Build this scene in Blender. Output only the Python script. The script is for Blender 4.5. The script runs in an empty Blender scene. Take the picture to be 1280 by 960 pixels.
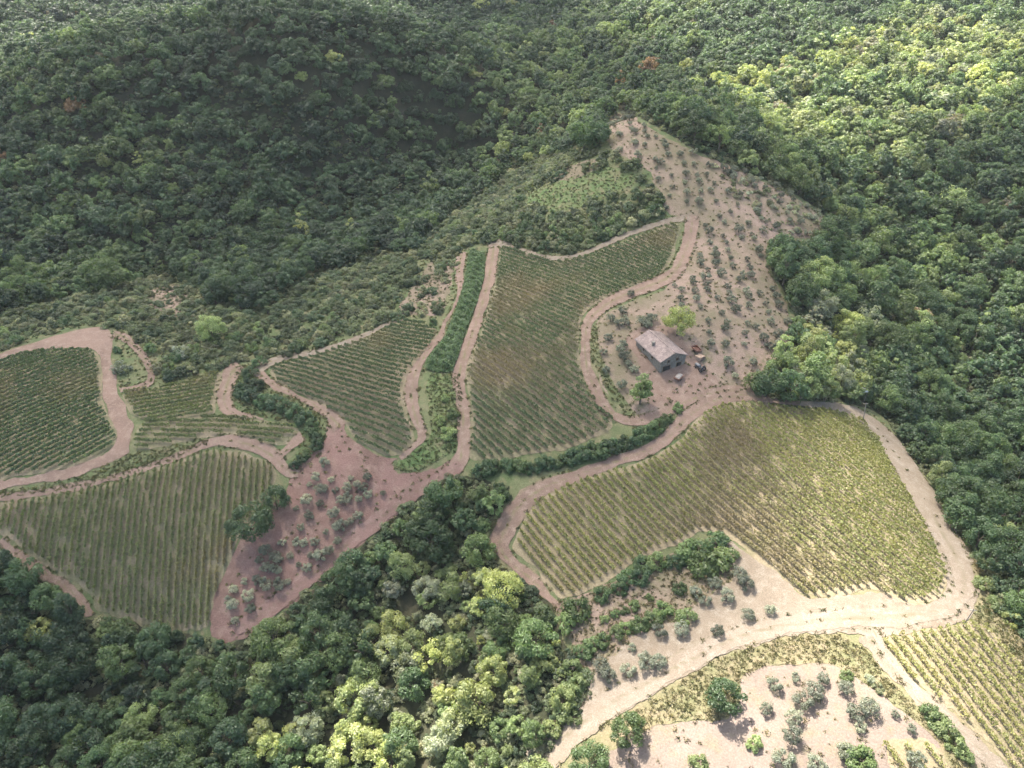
import bpy, math, random
import numpy as np
from mathutils import Vector, Matrix, geometry as mgeo

rng = np.random.default_rng(7)
random.seed(7)
SC = bpy.context.scene
COL = SC.collection

# ------------------------------------------------------------------ camera, world, sun, exposure
CAMZ, PITCH, FPX = 132.0, math.radians(36.0), 924.0
cam_d = bpy.data.cameras.new('camera')
cam = bpy.data.objects.new('camera', cam_d)
COL.objects.link(cam)
cam.location = (0, 0, CAMZ)
cam.rotation_euler = (math.pi / 2 - PITCH, 0, 0)
cam_d.sensor_fit = 'HORIZONTAL'
cam_d.angle = 2 * math.atan(640 / FPX)
cam_d.clip_start = 1.0
cam_d.clip_end = 12000
SC.camera = cam

SUN_EL, SUN_AZ = math.radians(55), math.atan2(-0.50, 0.86)      # azimuth measured from +y towards +x
SUN_DIR = np.array([math.sin(SUN_AZ) * math.cos(SUN_EL), math.cos(SUN_AZ) * math.cos(SUN_EL), math.sin(SUN_EL)])
world = bpy.data.worlds.new('World')
SC.world = world
world.use_nodes = True
wn = world.node_tree.nodes
sky = wn.new('ShaderNodeTexSky')
sky.sky_type = 'NISHITA'
sky.sun_disc = False
sky.sun_elevation = SUN_EL
sky.sun_rotation = SUN_AZ
sky.air_density = 1.2
sky.dust_density = 2.5
wn['Background'].inputs['Strength'].default_value = 0.11
world.node_tree.links.new(sky.outputs['Color'], wn['Background'].inputs['Color'])
sun_d = bpy.data.lights.new('sun', 'SUN')
sun_d.energy = 5.0
sun_d.angle = math.radians(0.6)
sun_d.color = (1.0, 0.93, 0.82)
sun = bpy.data.objects.new('sun', sun_d)
COL.objects.link(sun)
sun.rotation_euler = Vector(SUN_DIR).to_track_quat('Z', 'Y').to_euler()
sun.location = (-200, 300, 400)

SC.view_settings.view_transform = 'Standard'
SC.view_settings.look = 'None'
SC.view_settings.exposure = 2.1
SC.view_settings.gamma = 1.0
SC.render.engine = 'CYCLES'
SC.cycles.max_bounces = 6
SC.cycles.diffuse_bounces = 3
SC.cycles.transmission_bounces = 4
SC.cycles.transparent_max_bounces = 8
SC.cycles.volume_bounces = 1
SC.cycles.use_denoising = True

# ------------------------------------------------------------------ photograph pixel (1280x960) <-> place
FWD = np.array([0, math.cos(PITCH), -math.sin(PITCH)])
UPV = np.array([0, math.sin(PITCH), math.cos(PITCH)])

def ray(px, py):
    px, py = np.asarray(px, float), np.asarray(py, float)
    d = FWD[None] * FPX + (px[:, None] - 640) * np.array([1.0, 0, 0])[None] - (py[:, None] - 480) * UPV[None]
    return d / np.linalg.norm(d, axis=1)[:, None]

def project(P):
    P = np.asarray(P, float) - np.array([0, 0, CAMZ])
    dep = P @ FWD
    dep = np.where(dep > 1, dep, 1)
    return 640 + FPX * P[:, 0] / dep, 480 - FPX * (P @ UPV) / dep, dep

# terrain: smooth surface through surveyed heights (picture point, height)
CTRL = [
 (100,950,-24),(350,960,-22),(550,960,-15),(750,960,-3),(1000,960,3),(1280,960,4),(-80,900,-24),(640,1100,-12),(1100,1150,2),(200,1150,-26),
 (0,800,-20),(200,830,-25),(400,790,-17),(520,760,-12),(600,740,-7),(700,760,0),(900,760,3),(1200,750,5),(1280,700,-3),(1380,800,-2),
 (1280,560,-18),(1200,600,-6),(1380,640,-16),
 (0,640,-6),(200,600,-2),(200,740,-15),(300,760,-12),(0,700,-11),(-100,620,-5),
 (60,500,0),(60,440,2),(230,510,0),(370,560,0),(-100,480,0),
 (420,480,4),(500,410,4),(480,560,2),(430,640,-5),(360,720,-11),
 (590,380,8),(580,560,3),(520,650,-6),
 (700,340,12),(640,450,9),(700,520,6),(840,290,18),
 (680,640,2),(760,700,1),(900,600,6),(1060,560,6),(1130,680,6),
 (825,450,13),(930,490,9),
 (900,400,17),(870,250,26),(780,150,38),(950,225,27),(1030,280,16),(960,340,15),
 (1080,300,0),(1130,380,-10),(1150,480,-12),(1100,500,-2),(1030,440,6),
 (1280,450,-12),(1280,330,0),(1280,200,16),(1200,100,28),(1280,20,42),(1000,150,20),(900,100,27),(900,20,44),(1050,40,38),
 (700,100,8),(760,20,28),(640,170,-8),(640,250,-2),(560,200,-22),(560,280,-10),(440,330,-12),
 (0,395,-8),(150,360,-14),(300,360,-16),(200,330,-26),(0,350,-22),(400,280,-24),
 (200,250,-8),(0,270,-10),(400,210,-8),(200,150,14),(0,180,8),(400,130,18),(520,130,6),(250,60,40),(400,50,44),(300,36,50),(130,80,40),(0,130,22),(540,90,22),
 (-100,200,4),(-120,350,-20),
]
CTRLW = [(-350,560,14),(-250,600,17),(-100,620,10),(0,640,15),(-350,700,46),(-100,760,58),(60,780,58),(300,760,60),(-600,700,20),(600,700,70),(600,450,45),(-600,450,20),(600,200,-10),(-600,200,-5),
         (0,-150,-15),(400,-150,0),(-400,-150,-20),(0,1100,70),(-700,1100,60),(700,1100,90),(1400,1100,90),(-1400,1100,80),(1500,200,40),(-1500,200,40),(0,-1400,0),(1400,-1300,20),(-1400,-1300,20),(0,2600,95),(-2600,2600,95),(2600,2600,95),(-2800,-2600,30),(2800,-2600,30)]
cp = np.array(CTRL, float)
rr = ray(cp[:, 0], cp[:, 1])
tt = (cp[:, 2] - CAMZ) / rr[:, 2]
CW = np.vstack([np.c_[rr[:, :2] * tt[:, None], cp[:, 2]], np.array(CTRLW, float)])

def _tps_k(a, b):
    r2 = ((a[:, None, :] - b[None, :, :]) ** 2).sum(-1)
    return 0.5 * r2 * np.log(r2 + 1e-12)
_cn = CW[:, :2] / 200.0
_n = len(_cn)
_A = np.zeros((_n + 3, _n + 3))
_A[:_n, :_n] = _tps_k(_cn, _cn) + 0.004 * np.eye(_n)
_A[:_n, _n:] = np.c_[np.ones(_n), _cn]
_A[_n:, :_n] = _A[:_n, _n:].T
_W = np.linalg.solve(_A, np.r_[CW[:, 2], 0, 0, 0])

def tps(xy):
    xy = np.asarray(xy, float) / 200.0
    out = np.empty(len(xy))
    for i in range(0, len(xy), 20000):
        q = xy[i:i + 20000]
        out[i:i + 20000] = _tps_k(q, _cn) @ _W[:_n] + np.c_[np.ones(len(q)), q] @ _W[_n:]
    return out

def roughness(xy):
    x, y = xy[:, 0], xy[:, 1]
    return 0.5 * np.sin(x * .071 + 1.3 * np.sin(y * .043)) * np.sin(y * .083 + 1.1 * np.sin(x * .051)) + 0.18 * np.sin(x * .31 + y * .17) * np.sin(y * .27 - x * .11)

GX0, GX1, GY0, GY1, GS = -640.0, 640.0, -20.0, 1000.0, 2.5
gxs = np.arange(GX0, GX1 + .01, GS)
gys = np.arange(GY0, GY1 + .01, GS)
_gx, _gy = np.meshgrid(gxs, gys)
_gxy = np.c_[_gx.ravel(), _gy.ravel()]
HG = (tps(_gxy) + roughness(_gxy)).reshape(_gx.shape)

def height(xy):
    xy = np.atleast_2d(np.asarray(xy, float))
    u = np.clip((xy[:, 0] - GX0) / GS, 0, len(gxs) - 1.001)
    v = np.clip((xy[:, 1] - GY0) / GS, 0, len(gys) - 1.001)
    i, j = u.astype(int), v.astype(int)
    a, b = u - i, v - j
    return (HG[j, i] * (1 - a) + HG[j, i + 1] * a) * (1 - b) + (HG[j + 1, i] * (1 - a) + HG[j + 1, i + 1] * a) * b

_ts = np.concatenate([np.arange(40, 400, 2.0), np.arange(400, 1100, 4.0)])
def ground(pts):
    """picture points -> points of the terrain surface (n,3)"""
    pts = np.asarray(pts, float).reshape(-1, 2)
    out = np.zeros((len(pts), 3))
    for s in range(0, len(pts), 500):
        d = ray(pts[s:s + 500, 0], pts[s:s + 500, 1])
        P = d[:, None, :] * _ts[None, :, None]
        P[..., 2] += CAMZ
        hh = height(P[..., :2].reshape(-1, 2)).reshape(P.shape[:2])
        below = P[..., 2] < hh
        below[:, -1] = True
        k = np.maximum(below.argmax(1), 1)
        r = np.arange(len(d))
        g1 = P[r, k, 2] - hh[r, k]
        g0 = P[r, k - 1, 2] - hh[r, k - 1]
        f = np.clip(g0 / np.maximum(g0 - g1, 1e-6), 0, 1)
        t = _ts[k - 1] + f * (_ts[k] - _ts[k - 1])
        q = d * t[:, None]
        out[s:s + 500, :2] = q[:, :2]
        out[s:s + 500, 2] = height(q[:, :2])
    return out

def densify(poly, step, closed=True):
    poly = np.asarray(poly, float)
    res = []
    n = len(poly)
    for i in range(n if closed else n - 1):
        a, b = poly[i], poly[(i + 1) % n]
        k = max(1, int(np.linalg.norm((b - a)[:2]) / step))
        for q in range(k):
            res.append(a + (b - a) * q / k)
    if not closed:
        res.append(poly[-1])
    return np.array(res)

def smooth_line(pts, closed=False, it=2):
    pts = np.asarray(pts, float)
    for _ in range(it):
        if closed:
            nx = np.roll(pts, -1, 0)
            pts = np.stack([.75 * pts + .25 * nx, .25 * pts + .75 * nx], 1).reshape(-1, pts.shape[1])
        else:
            a, b = pts[:-1], pts[1:]
            mid = np.stack([.75 * a + .25 * b, .25 * a + .75 * b], 1).reshape(-1, pts.shape[1])
            pts = np.vstack([pts[:1], mid[1:-1], pts[-1:]])
    return pts

def strip(line):
    """traced track: (x, y, width) in picture -> outline in picture"""
    l = smooth_line(line, False, 2)
    t = np.gradient(l[:, :2], axis=0)
    t /= np.linalg.norm(t, axis=1)[:, None] + 1e-9
    nrm = np.c_[-t[:, 1], t[:, 0]]
    return np.vstack([l[:, :2] + nrm * l[:, 2:3] / 2, (l[:, :2] - nrm * l[:, 2:3] / 2)[::-1]])

def inside(P, poly):
    P = np.atleast_2d(P)
    poly = np.asarray(poly, float)
    x, y = P[:, 0], P[:, 1]
    c = np.zeros(len(P), bool)
    n = len(poly)
    for i in range(n):
        x1, y1 = poly[i, :2]
        x2, y2 = poly[(i + 1) % n, :2]
        if y1 == y2:
            continue
        c ^= ((y1 > y) != (y2 > y)) & (x < (x2 - x1) * (y - y1) / (y2 - y1) + x1)
    return c

def edge_dist(P, poly):
    P = np.atleast_2d(P)[:, :2]
    poly = np.asarray(poly, float)[:, :2]
    best = np.full(len(P), 1e9)
    for i in range(len(poly)):
        a, b = poly[i], poly[(i + 1) % len(poly)]
        ab = b - a
        t = np.clip(((P - a) @ ab) / (ab @ ab + 1e-9), 0, 1)
        best = np.minimum(best, np.linalg.norm(P - a - t[:, None] * ab, axis=1))
    return best

def poisson(poly, spacing, jitter=.38):
    poly = np.asarray(poly, float)
    x0, y0 = poly[:, 0].min(), poly[:, 1].min()
    x1, y1 = poly[:, 0].max(), poly[:, 1].max()
    ys = np.arange(y0, y1 + spacing, spacing * .87)
    pts = []
    for k, y in enumerate(ys):
        xs = np.arange(x0 + (k % 2) * spacing / 2, x1 + spacing, spacing)
        pts.append(np.c_[xs, np.full(len(xs), y)])
    p = np.vstack(pts)
    p = p + rng.uniform(-jitter, jitter, p.shape) * spacing
    return p[inside(p, poly)]

# ------------------------------------------------------------------ materials
def new_mat(name):
    m = bpy.data.materials.new(name)
    m.use_nodes = True
    m.node_tree.nodes.clear()
    return m, m.node_tree.nodes, m.node_tree.links

def N(nt, kind, **kw):
    n = nt.new(kind)
    for k, v in kw.items():
        if k in n.inputs:
            n.inputs[k].default_value = v
        else:
            setattr(n, k, v)
    return n

def ramp(nt, stops):
    r = nt.new('ShaderNodeValToRGB')
    e = r.color_ramp.elements
    while len(e) < len(stops):
        e.new(.5)
    for el, (p, c) in zip(e, stops):
        el.position = p
        el.color = (*c, 1)
    return r

def mixc(nt, ln, fac, a, b, blend='MIX'):
    m = nt.new('ShaderNodeMix')
    m.data_type = 'RGBA'
    m.blend_type = blend
    for sock, v in ((m.inputs[0], fac), (m.inputs[6], a), (m.inputs[7], b)):
        if hasattr(v, 'is_linked'):
            ln.new(v, sock)
        else:
            sock.default_value = v if not isinstance(v, tuple) else (*v, 1)
    return m.outputs[2]

def leaf_mat(name, stops, spread=.25, transl=.45, patch=None, spec=.45, vary=.75):
    """foliage: the object's own 'tint' picks the hue, a little random per plant and per leaf"""
    m, nt, ln = new_mat(name)
    out = N(nt, 'ShaderNodeOutputMaterial')
    at = N(nt, 'ShaderNodeAttribute', attribute_type='INSTANCER', attribute_name='tint')
    oi = N(nt, 'ShaderNodeObjectInfo')
    ma = N(nt, 'ShaderNodeMath', operation='MULTIPLY_ADD')
    ma.inputs[1].default_value = spread
    ln.new(oi.outputs['Random'], ma.inputs[0])
    ln.new(at.outputs['Fac'], ma.inputs[2])
    sub = N(nt, 'ShaderNodeMath', operation='SUBTRACT')
    sub.inputs[1].default_value = spread / 2
    ln.new(ma.outputs[0], sub.inputs[0])
    gp = N(nt, 'ShaderNodeNewGeometry')
    no = N(nt, 'ShaderNodeTexNoise', Scale=.9, Detail=2.0)
    ln.new(gp.outputs['Position'], no.inputs['Vector'])
    add = N(nt, 'ShaderNodeMath', operation='MULTIPLY_ADD')
    add.inputs[1].default_value = .22
    ln.new(no.outputs['Fac'], add.inputs[0])
    ln.new(sub.outputs[0], add.inputs[2])
    s2 = N(nt, 'ShaderNodeMath', operation='SUBTRACT', use_clamp=True)
    s2.inputs[1].default_value = .11
    ln.new(add.outputs[0], s2.inputs[0])
    r = ramp(nt, stops)
    ln.new(s2.outputs[0], r.inputs[0])
    col = r.outputs[0]
    if patch:
        big = N(nt, 'ShaderNodeTexNoise', Scale=patch[1], Detail=3.0, Roughness=.6)
        ln.new(gp.outputs['Position'], big.inputs['Vector'])
        br = ramp(nt, [(patch[2], (0, 0, 0)), (patch[3], (1, 1, 1))])
        ln.new(big.outputs['Fac'], br.inputs[0])
        col = mixc(nt, ln, br.outputs[0], col, patch[0])
    isl = N(nt, 'ShaderNodeHueSaturation')
    mv = N(nt, 'ShaderNodeMath', operation='MULTIPLY_ADD')
    mv.inputs[1].default_value = .4
    mv.inputs[2].default_value = .8
    ln.new(gp.outputs['Random Per Island'], mv.inputs[0])
    ln.new(mv.outputs[0], isl.inputs['Value'])
    ln.new(col, isl.inputs['Color'])
    col = isl.outputs[0]
    k1 = N(nt, 'ShaderNodeMath', operation='MULTIPLY')
    k1.inputs[1].default_value = 17.3
    ln.new(oi.outputs['Random'], k1.inputs[0])
    k2 = N(nt, 'ShaderNodeMath', operation='FRACT')
    ln.new(k1.outputs[0], k2.inputs[0])
    k3 = N(nt, 'ShaderNodeMath', operation='MULTIPLY_ADD')
    k3.inputs[1].default_value = vary
    k3.inputs[2].default_value = 1 - vary / 2
    ln.new(k2.outputs[0], k3.inputs[0])
    hv = N(nt, 'ShaderNodeHueSaturation')
    ln.new(k3.outputs[0], hv.inputs['Value'])
    ln.new(col, hv.inputs['Color'])
    col = hv.outputs[0]
    p = N(nt, 'ShaderNodeBsdfPrincipled', Roughness=.5)
    p.inputs['Specular IOR Level'].default_value = spec
    ln.new(col, p.inputs['Base Color'])
    tr = N(nt, 'ShaderNodeBsdfTranslucent')
    tc = mixc(nt, ln, 1.0, col, (1.25, 1.3, .6), 'MULTIPLY')
    ln.new(tc, tr.inputs['Color'])
    mx = N(nt, 'ShaderNodeMixShader')
    mx.inputs[0].default_value = transl
    ln.new(p.outputs[0], mx.inputs[1])
    ln.new(tr.outputs[0], mx.inputs[2])
    ln.new(mx.outputs[0], out.inputs['Surface'])
    return m

def ground_mat(name, cols, s1=.05, s2=.6, s3=4.0, bump=.25, speck=None, ruts=None):
    """cols = three tones mixed by noise at two sizes, fine mottling, bump"""
    m, nt, ln = new_mat(name)
    out = N(nt, 'ShaderNodeOutputMaterial')
    gp = N(nt, 'ShaderNodeNewGeometry')
    def noise(sc, det=4.0, rough=.6, dist=0.0):
        n = N(nt, 'ShaderNodeTexNoise', Scale=sc, Detail=det, Roughness=rough, Distortion=dist)
        ln.new(gp.outputs['Position'], n.inputs['Vector'])
        return n.outputs['Fac']
    r1 = ramp(nt, [(.4, (0, 0, 0)), (.6, (1, 1, 1))])
    ln.new(noise(s1, 5.0, .65, .5), r1.inputs[0])
    c = mixc(nt, ln, r1.outputs[0], cols[0], cols[1])
    r2 = ramp(nt, [(.48, (0, 0, 0)), (.68, (1, 1, 1))])
    ln.new(noise(s2, 5.0, .7), r2.inputs[0])
    c = mixc(nt, ln, r2.outputs[0], c, cols[2])
    fine = noise(s3, 3.0, .7)
    r3 = ramp(nt, [(.3, (.72, .72, .72)), (.7, (1.22, 1.22, 1.22))])
    ln.new(fine, r3.inputs[0])
    c = mixc(nt, ln, 1.0, c, r3.outputs[0], 'MULTIPLY')
    if ruts:
        # wheel ruts: bare and pale where wheels run, weeds in the middle and along the edges
        at = N(nt, 'ShaderNodeAttribute', attribute_name='across')
        wob = N(nt, 'ShaderNodeMath', operation='MULTIPLY_ADD')
        wob.inputs[1].default_value = .55
        ln.new(noise(.35, 4.0, .7), wob.inputs[0])
        ln.new(at.outputs['Fac'], wob.inputs[2])
        rr_ = ramp(nt, [(.20, (1, 1, 1)), (.38, (.05, .05, .05)), (.78, (0, 0, 0)), (1.0, (.35, .35, .35))])
        rr_.color_ramp.elements[3].position = 1.0
        sc_ = N(nt, 'ShaderNodeMath', operation='MULTIPLY')
        sc_.inputs[1].default_value = .72
        ln.new(wob.outputs[0], sc_.inputs[0])
        ln.new(sc_.outputs[0], rr_.inputs[0])
        br_ = ramp(nt, [(.28, (0, 0, 0)), (.5, (1, 1, 1))])
        ln.new(noise(.12, 4.0, .65), br_.inputs[0])
        fa = N(nt, 'ShaderNodeMath', operation='MULTIPLY')
        ln.new(rr_.outputs[0], fa.inputs[0]); ln.new(br_.outputs[0], fa.inputs[1])
        c = mixc(nt, ln, fa.outputs[0], c, ruts)
    if speck:
        r4 = ramp(nt, [(speck[1], (0, 0, 0)), (speck[1] + .06, (1, 1, 1))])
        ln.new(noise(speck[2], 3.0, .6), r4.inputs[0])
        c = mixc(nt, ln, r4.outputs[0], c, speck[0])
    p = N(nt, 'ShaderNodeBsdfPrincipled', Roughness=.95)
    p.inputs['Specular IOR Level'].default_value = .1
    ln.new(c, p.inputs['Base Color'])
    b = N(nt, 'ShaderNodeBump', Strength=bump, Distance=.3)
    ln.new(fine, b.inputs['Height'])
    ln.new(b.outputs[0], p.inputs['Normal'])
    ln.new(p.outputs[0], out.inputs['Surface'])
    return m

def plain_mat(name, col, rough=.8, scale=3.0, var=.3, metal=0.0, bump=.2):
    m, nt, ln = new_mat(name)
    out = N(nt, 'ShaderNodeOutputMaterial')
    tc = N(nt, 'ShaderNodeTexCoord')
    no = N(nt, 'ShaderNodeTexNoise', Scale=scale, Detail=5.0, Roughness=.65)
    ln.new(tc.outputs['Object'], no.inputs['Vector'])
    r = ramp(nt, [(.3, tuple(v * (1 - var) for v in col)), (.7, tuple(min(1, v * (1 + var)) for v in col))])
    ln.new(no.outputs['Fac'], r.inputs[0])
    p = N(nt, 'ShaderNodeBsdfPrincipled', Roughness=rough, Metallic=metal)
    ln.new(r.outputs[0], p.inputs['Base Color'])
    b = N(nt, 'ShaderNodeBump', Strength=bump, Distance=.05)
    ln.new(no.outputs['Fac'], b.inputs['Height'])
    ln.new(b.outputs[0], p.inputs['Normal'])
    ln.new(p.outputs[0], out.inputs['Surface'])
    return m

TREE_STOPS = [(0, (.048, .08, .046)), (.25, (.075, .122, .056)), (.45, (.13, .18, .07)), (.62, (.235, .285, .125)), (.74, (.33, .35, .125)), (.83, (.25, .28, .185)), (.93, (.27, .29, .21)), (1, (.22, .14, .08))]
M = dict(
    leaf=leaf_mat('woodland_leaves', TREE_STOPS),
    olive=leaf_mat('olive_leaves', [(0, (.11, .125, .09)), (.5, (.17, .185, .135)), (1, (.25, .255, .18))], spread=.6, transl=.3, spec=.4),
    bush=leaf_mat('shrub_leaves', [(0, (.065, .10, .055)), (.35, (.12, .15, .075)), (.6, (.18, .195, .11)), (.8, (.25, .245, .15)), (1, (.27, .30, .23))], spread=.45),
    vine=leaf_mat('vine_leaves', [(0, (.065, .105, .055)), (.3, (.095, .135, .062)), (.55, (.15, .175, .075)), (.8, (.24, .245, .09)), (1, (.30, .275, .11))], spread=.12, transl=.42, vary=.15, patch=((.20, .165, .09), .028, .50, .66)),
    dry=leaf_mat('dry_grass_blades', [(0, (.085, .105, .045)), (.5, (.165, .15, .075)), (1, (.23, .195, .115))], spread=.6, transl=.2),
    bark=plain_mat('bark', (.10, .08, .06), .9, 6.0),
    post=plain_mat('grey_timber', (.22, .19, .16), .9, 5.0),
    forest_floor=ground_mat('woodland_floor', [(.04, .042, .026), (.03, .036, .02), (.06, .052, .034)], .03, .3, 2.0),
    scrub=ground_mat('scrub_grass', [(.075, .10, .045), (.105, .115, .06), (.16, .14, .085)], .06, .25, 2.5),
    meadow=ground_mat('meadow_grass', [(.075, .115, .045), (.10, .125, .055), (.15, .13, .08)], .06, .35, 2.5),
    drygrass=ground_mat('dry_grass', [(.17, .145, .088), (.13, .13, .068), (.20, .162, .108)], .08, .5, 3.0, .4),
    vinesoil=ground_mat('vineyard_ground', [(.135, .13, .078), (.18, .152, .10), (.215, .172, .125)], .035, .3, 2.5),
    vinedry=ground_mat('dry_vineyard_ground', [(.205, .17, .112), (.235, .192, .132), (.17, .152, .09)], .035, .3, 2.5),
    track=ground_mat('dirt_track', [(.188, .131, .106), (.145, .102, .082), (.225, .168, .136)], .06, .5, 4.0, .15, ruts=(.13, .12, .065)),
    pale=ground_mat('pale_gravel_track', [(.188, .155, .12), (.155, .125, .095), (.21, .18, .145)], .06, .5, 4.0, .15, speck=((.15, .115, .085), .66, .9)),
    palerut=ground_mat('rutted_gravel_track', [(.205, .17, .135), (.175, .142, .11), (.225, .192, .158)], .06, .5, 4.0, .2, ruts=(.135, .115, .078)),
    pinkrut=ground_mat('rutted_reddish_track', [(.175, .112, .098), (.15, .095, .082), (.20, .14, .118)], .06, .5, 4.0, .2, ruts=(.11, .085, .06)),
    pink=ground_mat('reddish_soil', [(.168, .104, .09), (.125, .08, .066), (.20, .138, .112)], .09, .35, 3.0, .4),
    orchard=ground_mat('orchard_soil', [(.215, .16, .13), (.145, .12, .085), (.125, .115, .07)], .05, .28, 2.5, .25),
    palesoil=ground_mat('pale_orchard_soil', [(.19, .15, .126), (.16, .127, .105), (.165, .14, .098)], .06, .28, 3.0, .2),
)

# ------------------------------------------------------------------ object helpers
def link(o, parent=None):
    COL.objects.link(o)
    if parent is not None:
        o.parent = parent
    return o

def tag(o, label, cat, group=None, kind=None):
    if label:
        o['label'] = label
    if cat:
        o['category'] = cat
    if group:
        o['group'] = group
    if kind:
        o['kind'] = kind
    return o

def mesh_np(name, V, F, mat=None, smooth=False):
    """V (n,3), F (m,k) all with k corners"""
    V = np.ascontiguousarray(V, np.float32)
    F = np.ascontiguousarray(F, np.int32)
    me = bpy.data.meshes.new(name)
    me.vertices.add(len(V))
    me.vertices.foreach_set('co', V.ravel())
    me.loops.add(F.size)
    me.loops.foreach_set('vertex_index', F.ravel())
    me.polygons.add(len(F))
    me.polygons.foreach_set('loop_start', np.arange(0, F.size, F.shape[1], dtype=np.int32))
    me.update(calc_edges=True)
    if smooth:
        me.polygons.foreach_set('use_smooth', np.ones(len(F), bool))
    if mat:
        me.materials.append(mat)
    me.validate()
    return me

def leaves_np(C, Nn, S):
    """leaf sprays: folded four-cornered blades at C facing Nn of size S"""
    n = len(C)
    Nn = Nn / (np.linalg.norm(Nn, axis=1)[:, None] + 1e-9)
    r = rng.normal(size=(n, 3))
    T = np.cross(Nn, r)
    T /= np.linalg.norm(T, axis=1)[:, None] + 1e-9
    B = np.cross(Nn, T)
    S = np.asarray(S).reshape(-1, 1)
    a = rng.uniform(.75, 1.3, (n, 1))
    sag = Nn * S * .22
    V = np.stack([C - T * S * a, C - B * S * .62 - sag, C + T * S * a, C + B * S * .62 - sag], 1).reshape(-1, 3)
    F = np.arange(4 * n).reshape(n, 4)
    return V, F

def unit(n):
    v = rng.normal(size=(n, 3))
    return v / np.linalg.norm(v, axis=1)[:, None]

def crown_np(R, hh, base, lumps, per, leaf, lumpr, openness=0.0, flat=.5, jit=.4):
    """crown = lumps spread through a dome of radius R, height hh starting at base; each lump a tuft of leaf sprays"""
    Cs, Ns = [], []
    th = rng.uniform(0, 2 * math.pi)
    lean = np.array([math.cos(th), math.sin(th), 0]) * R * .15
    for k in range(lumps):
        u = unit(1)[0]
        u[2] = abs(u[2]) * 1.1 - flat
        u /= np.linalg.norm(u)
        rad = rng.uniform(.45, 1.0) ** .6
        c = np.array([u[0] * R * rad * rng.uniform(.8, 1.12), u[1] * R * rad * rng.uniform(.8, 1.12), 0])
        c[2] = base + hh * (.42 + .5 * u[2] * rad) * rng.uniform(.9, 1.12)
        c += lean * max(u[2], 0)
        lr = lumpr * rng.uniform(.65, 1.35)
        d = unit(per)
        keep = rng.random(per) < np.clip(.62 + .6 * d[:, 2] + .35 * (d @ u), .08, 1)
        d = d[keep]
        if openness:
            d = d[rng.random(len(d)) > openness]
        Cs.append(c + d * lr * rng.uniform(.6, 1.08, (len(d), 1)) * np.array([1, 1, .8]))
        Ns.append(d * 1.0 + np.array([0, 0, .35]) + rng.normal(size=d.shape) * jit)
    C, Nn = np.vstack(Cs), np.vstack(Ns)
    return leaves_np(C, Nn, leaf * rng.uniform(.6, 1.35, len(C)))

def tube_np(pts, rad, sides=7):
    pts = np.asarray(pts, float)
    V, F = [], []
    for i, p in enumerate(pts):
        t = pts[min(i + 1, len(pts) - 1)] - pts[max(i - 1, 0)]
        t /= np.linalg.norm(t) + 1e-9
        a = np.cross(t, [0.31, .95, .1]); a /= np.linalg.norm(a)
        b = np.cross(t, a)
        for k in range(sides):
            an = 2 * math.pi * k / sides
            V.append(p + (a * math.cos(an) + b * math.sin(an)) * rad[i])
    for i in range(len(pts) - 1):
        for k in range(sides):
            F.append([i * sides + k, i * sides + (k + 1) % sides, (i + 1) * sides + (k + 1) % sides, (i + 1) * sides + k])
    return np.array(V), np.array(F)

def join_np(parts):
    V, F, o = [], [], 0
    for v, f in parts:
        V.append(v); F.append(np.asarray(f) + o); o += len(v)
    return np.vstack(V), np.vstack(F)

def trunk_np(h, r, spread, limbs=5):
    parts = [tube_np([[0, 0, -.6], [rng.normal() * .1, rng.normal() * .1, h * .4], [rng.normal() * .2, rng.normal() * .2, h * .75]], [r * 1.25, r * .9, r * .6])]
    top = np.array([0, 0, h * .55])
    for k in range(limbs):
        an = 2 * math.pi * (k + rng.uniform(-.3, .3)) / limbs
        e = np.array([math.cos(an) * spread, math.sin(an) * spread, h * rng.uniform(.85, 1.15)])
        parts.append(tube_np([top * rng.uniform(.8, 1.1), (top + e) / 2 + [0, 0, h * .05], e], [r * .55, r * .38, r * .14], 5))
    return join_np(parts)

def box_np(x0, x1, y0, y1, z0, z1):
    V = np.array([(x, y, z) for z in (z0, z1) for y in (y0, y1) for x in (x0, x1)], float)
    F = np.array([(0, 2, 3, 1), (4, 5, 7, 6), (0, 1, 5, 4), (2, 6, 7, 3), (0, 4, 6, 2), (1, 3, 7, 5)])
    return V, F

# ------------------------------------------------------------------ ground sheets
def terrain():
    def axis(a, b, step, far_a, far_b):
        v = list(np.arange(a, b + .01, step))
        s, x = step, b
        while x < far_b:
            s *= 1.35; x += s; v.append(x)
        s, x = step, a
        while x > far_a:
            s *= 1.35; x -= s; v.insert(0, x)
        return np.array(v)
    xs = axis(-420, 420, 2.5, -3500, 3500)
    ys = axis(20, 700, 2.5, -3500, 4500)
    X, Y = np.meshgrid(xs, ys)
    xy = np.c_[X.ravel(), Y.ravel()]
    inn = (xy[:, 0] > GX0) & (xy[:, 0] < GX1) & (xy[:, 1] > GY0) & (xy[:, 1] < GY1)
    z = np.empty(len(xy))
    z[inn] = height(xy[inn])
    z[~inn] = tps(xy[~inn])
    z = np.clip(z, -60, 105)
    nx, ny = len(xs), len(ys)
    i = np.arange(nx * ny).reshape(ny, nx)
    F = np.stack([i[:-1, :-1], i[:-1, 1:], i[1:, 1:], i[1:, :-1]], -1).reshape(-1, 4)
    o = link(bpy.data.objects.new('ground', mesh_np('ground', np.c_[xy, z], F, M['forest_floor'], True)))
    o['kind'] = 'structure'
terrain()

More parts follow.
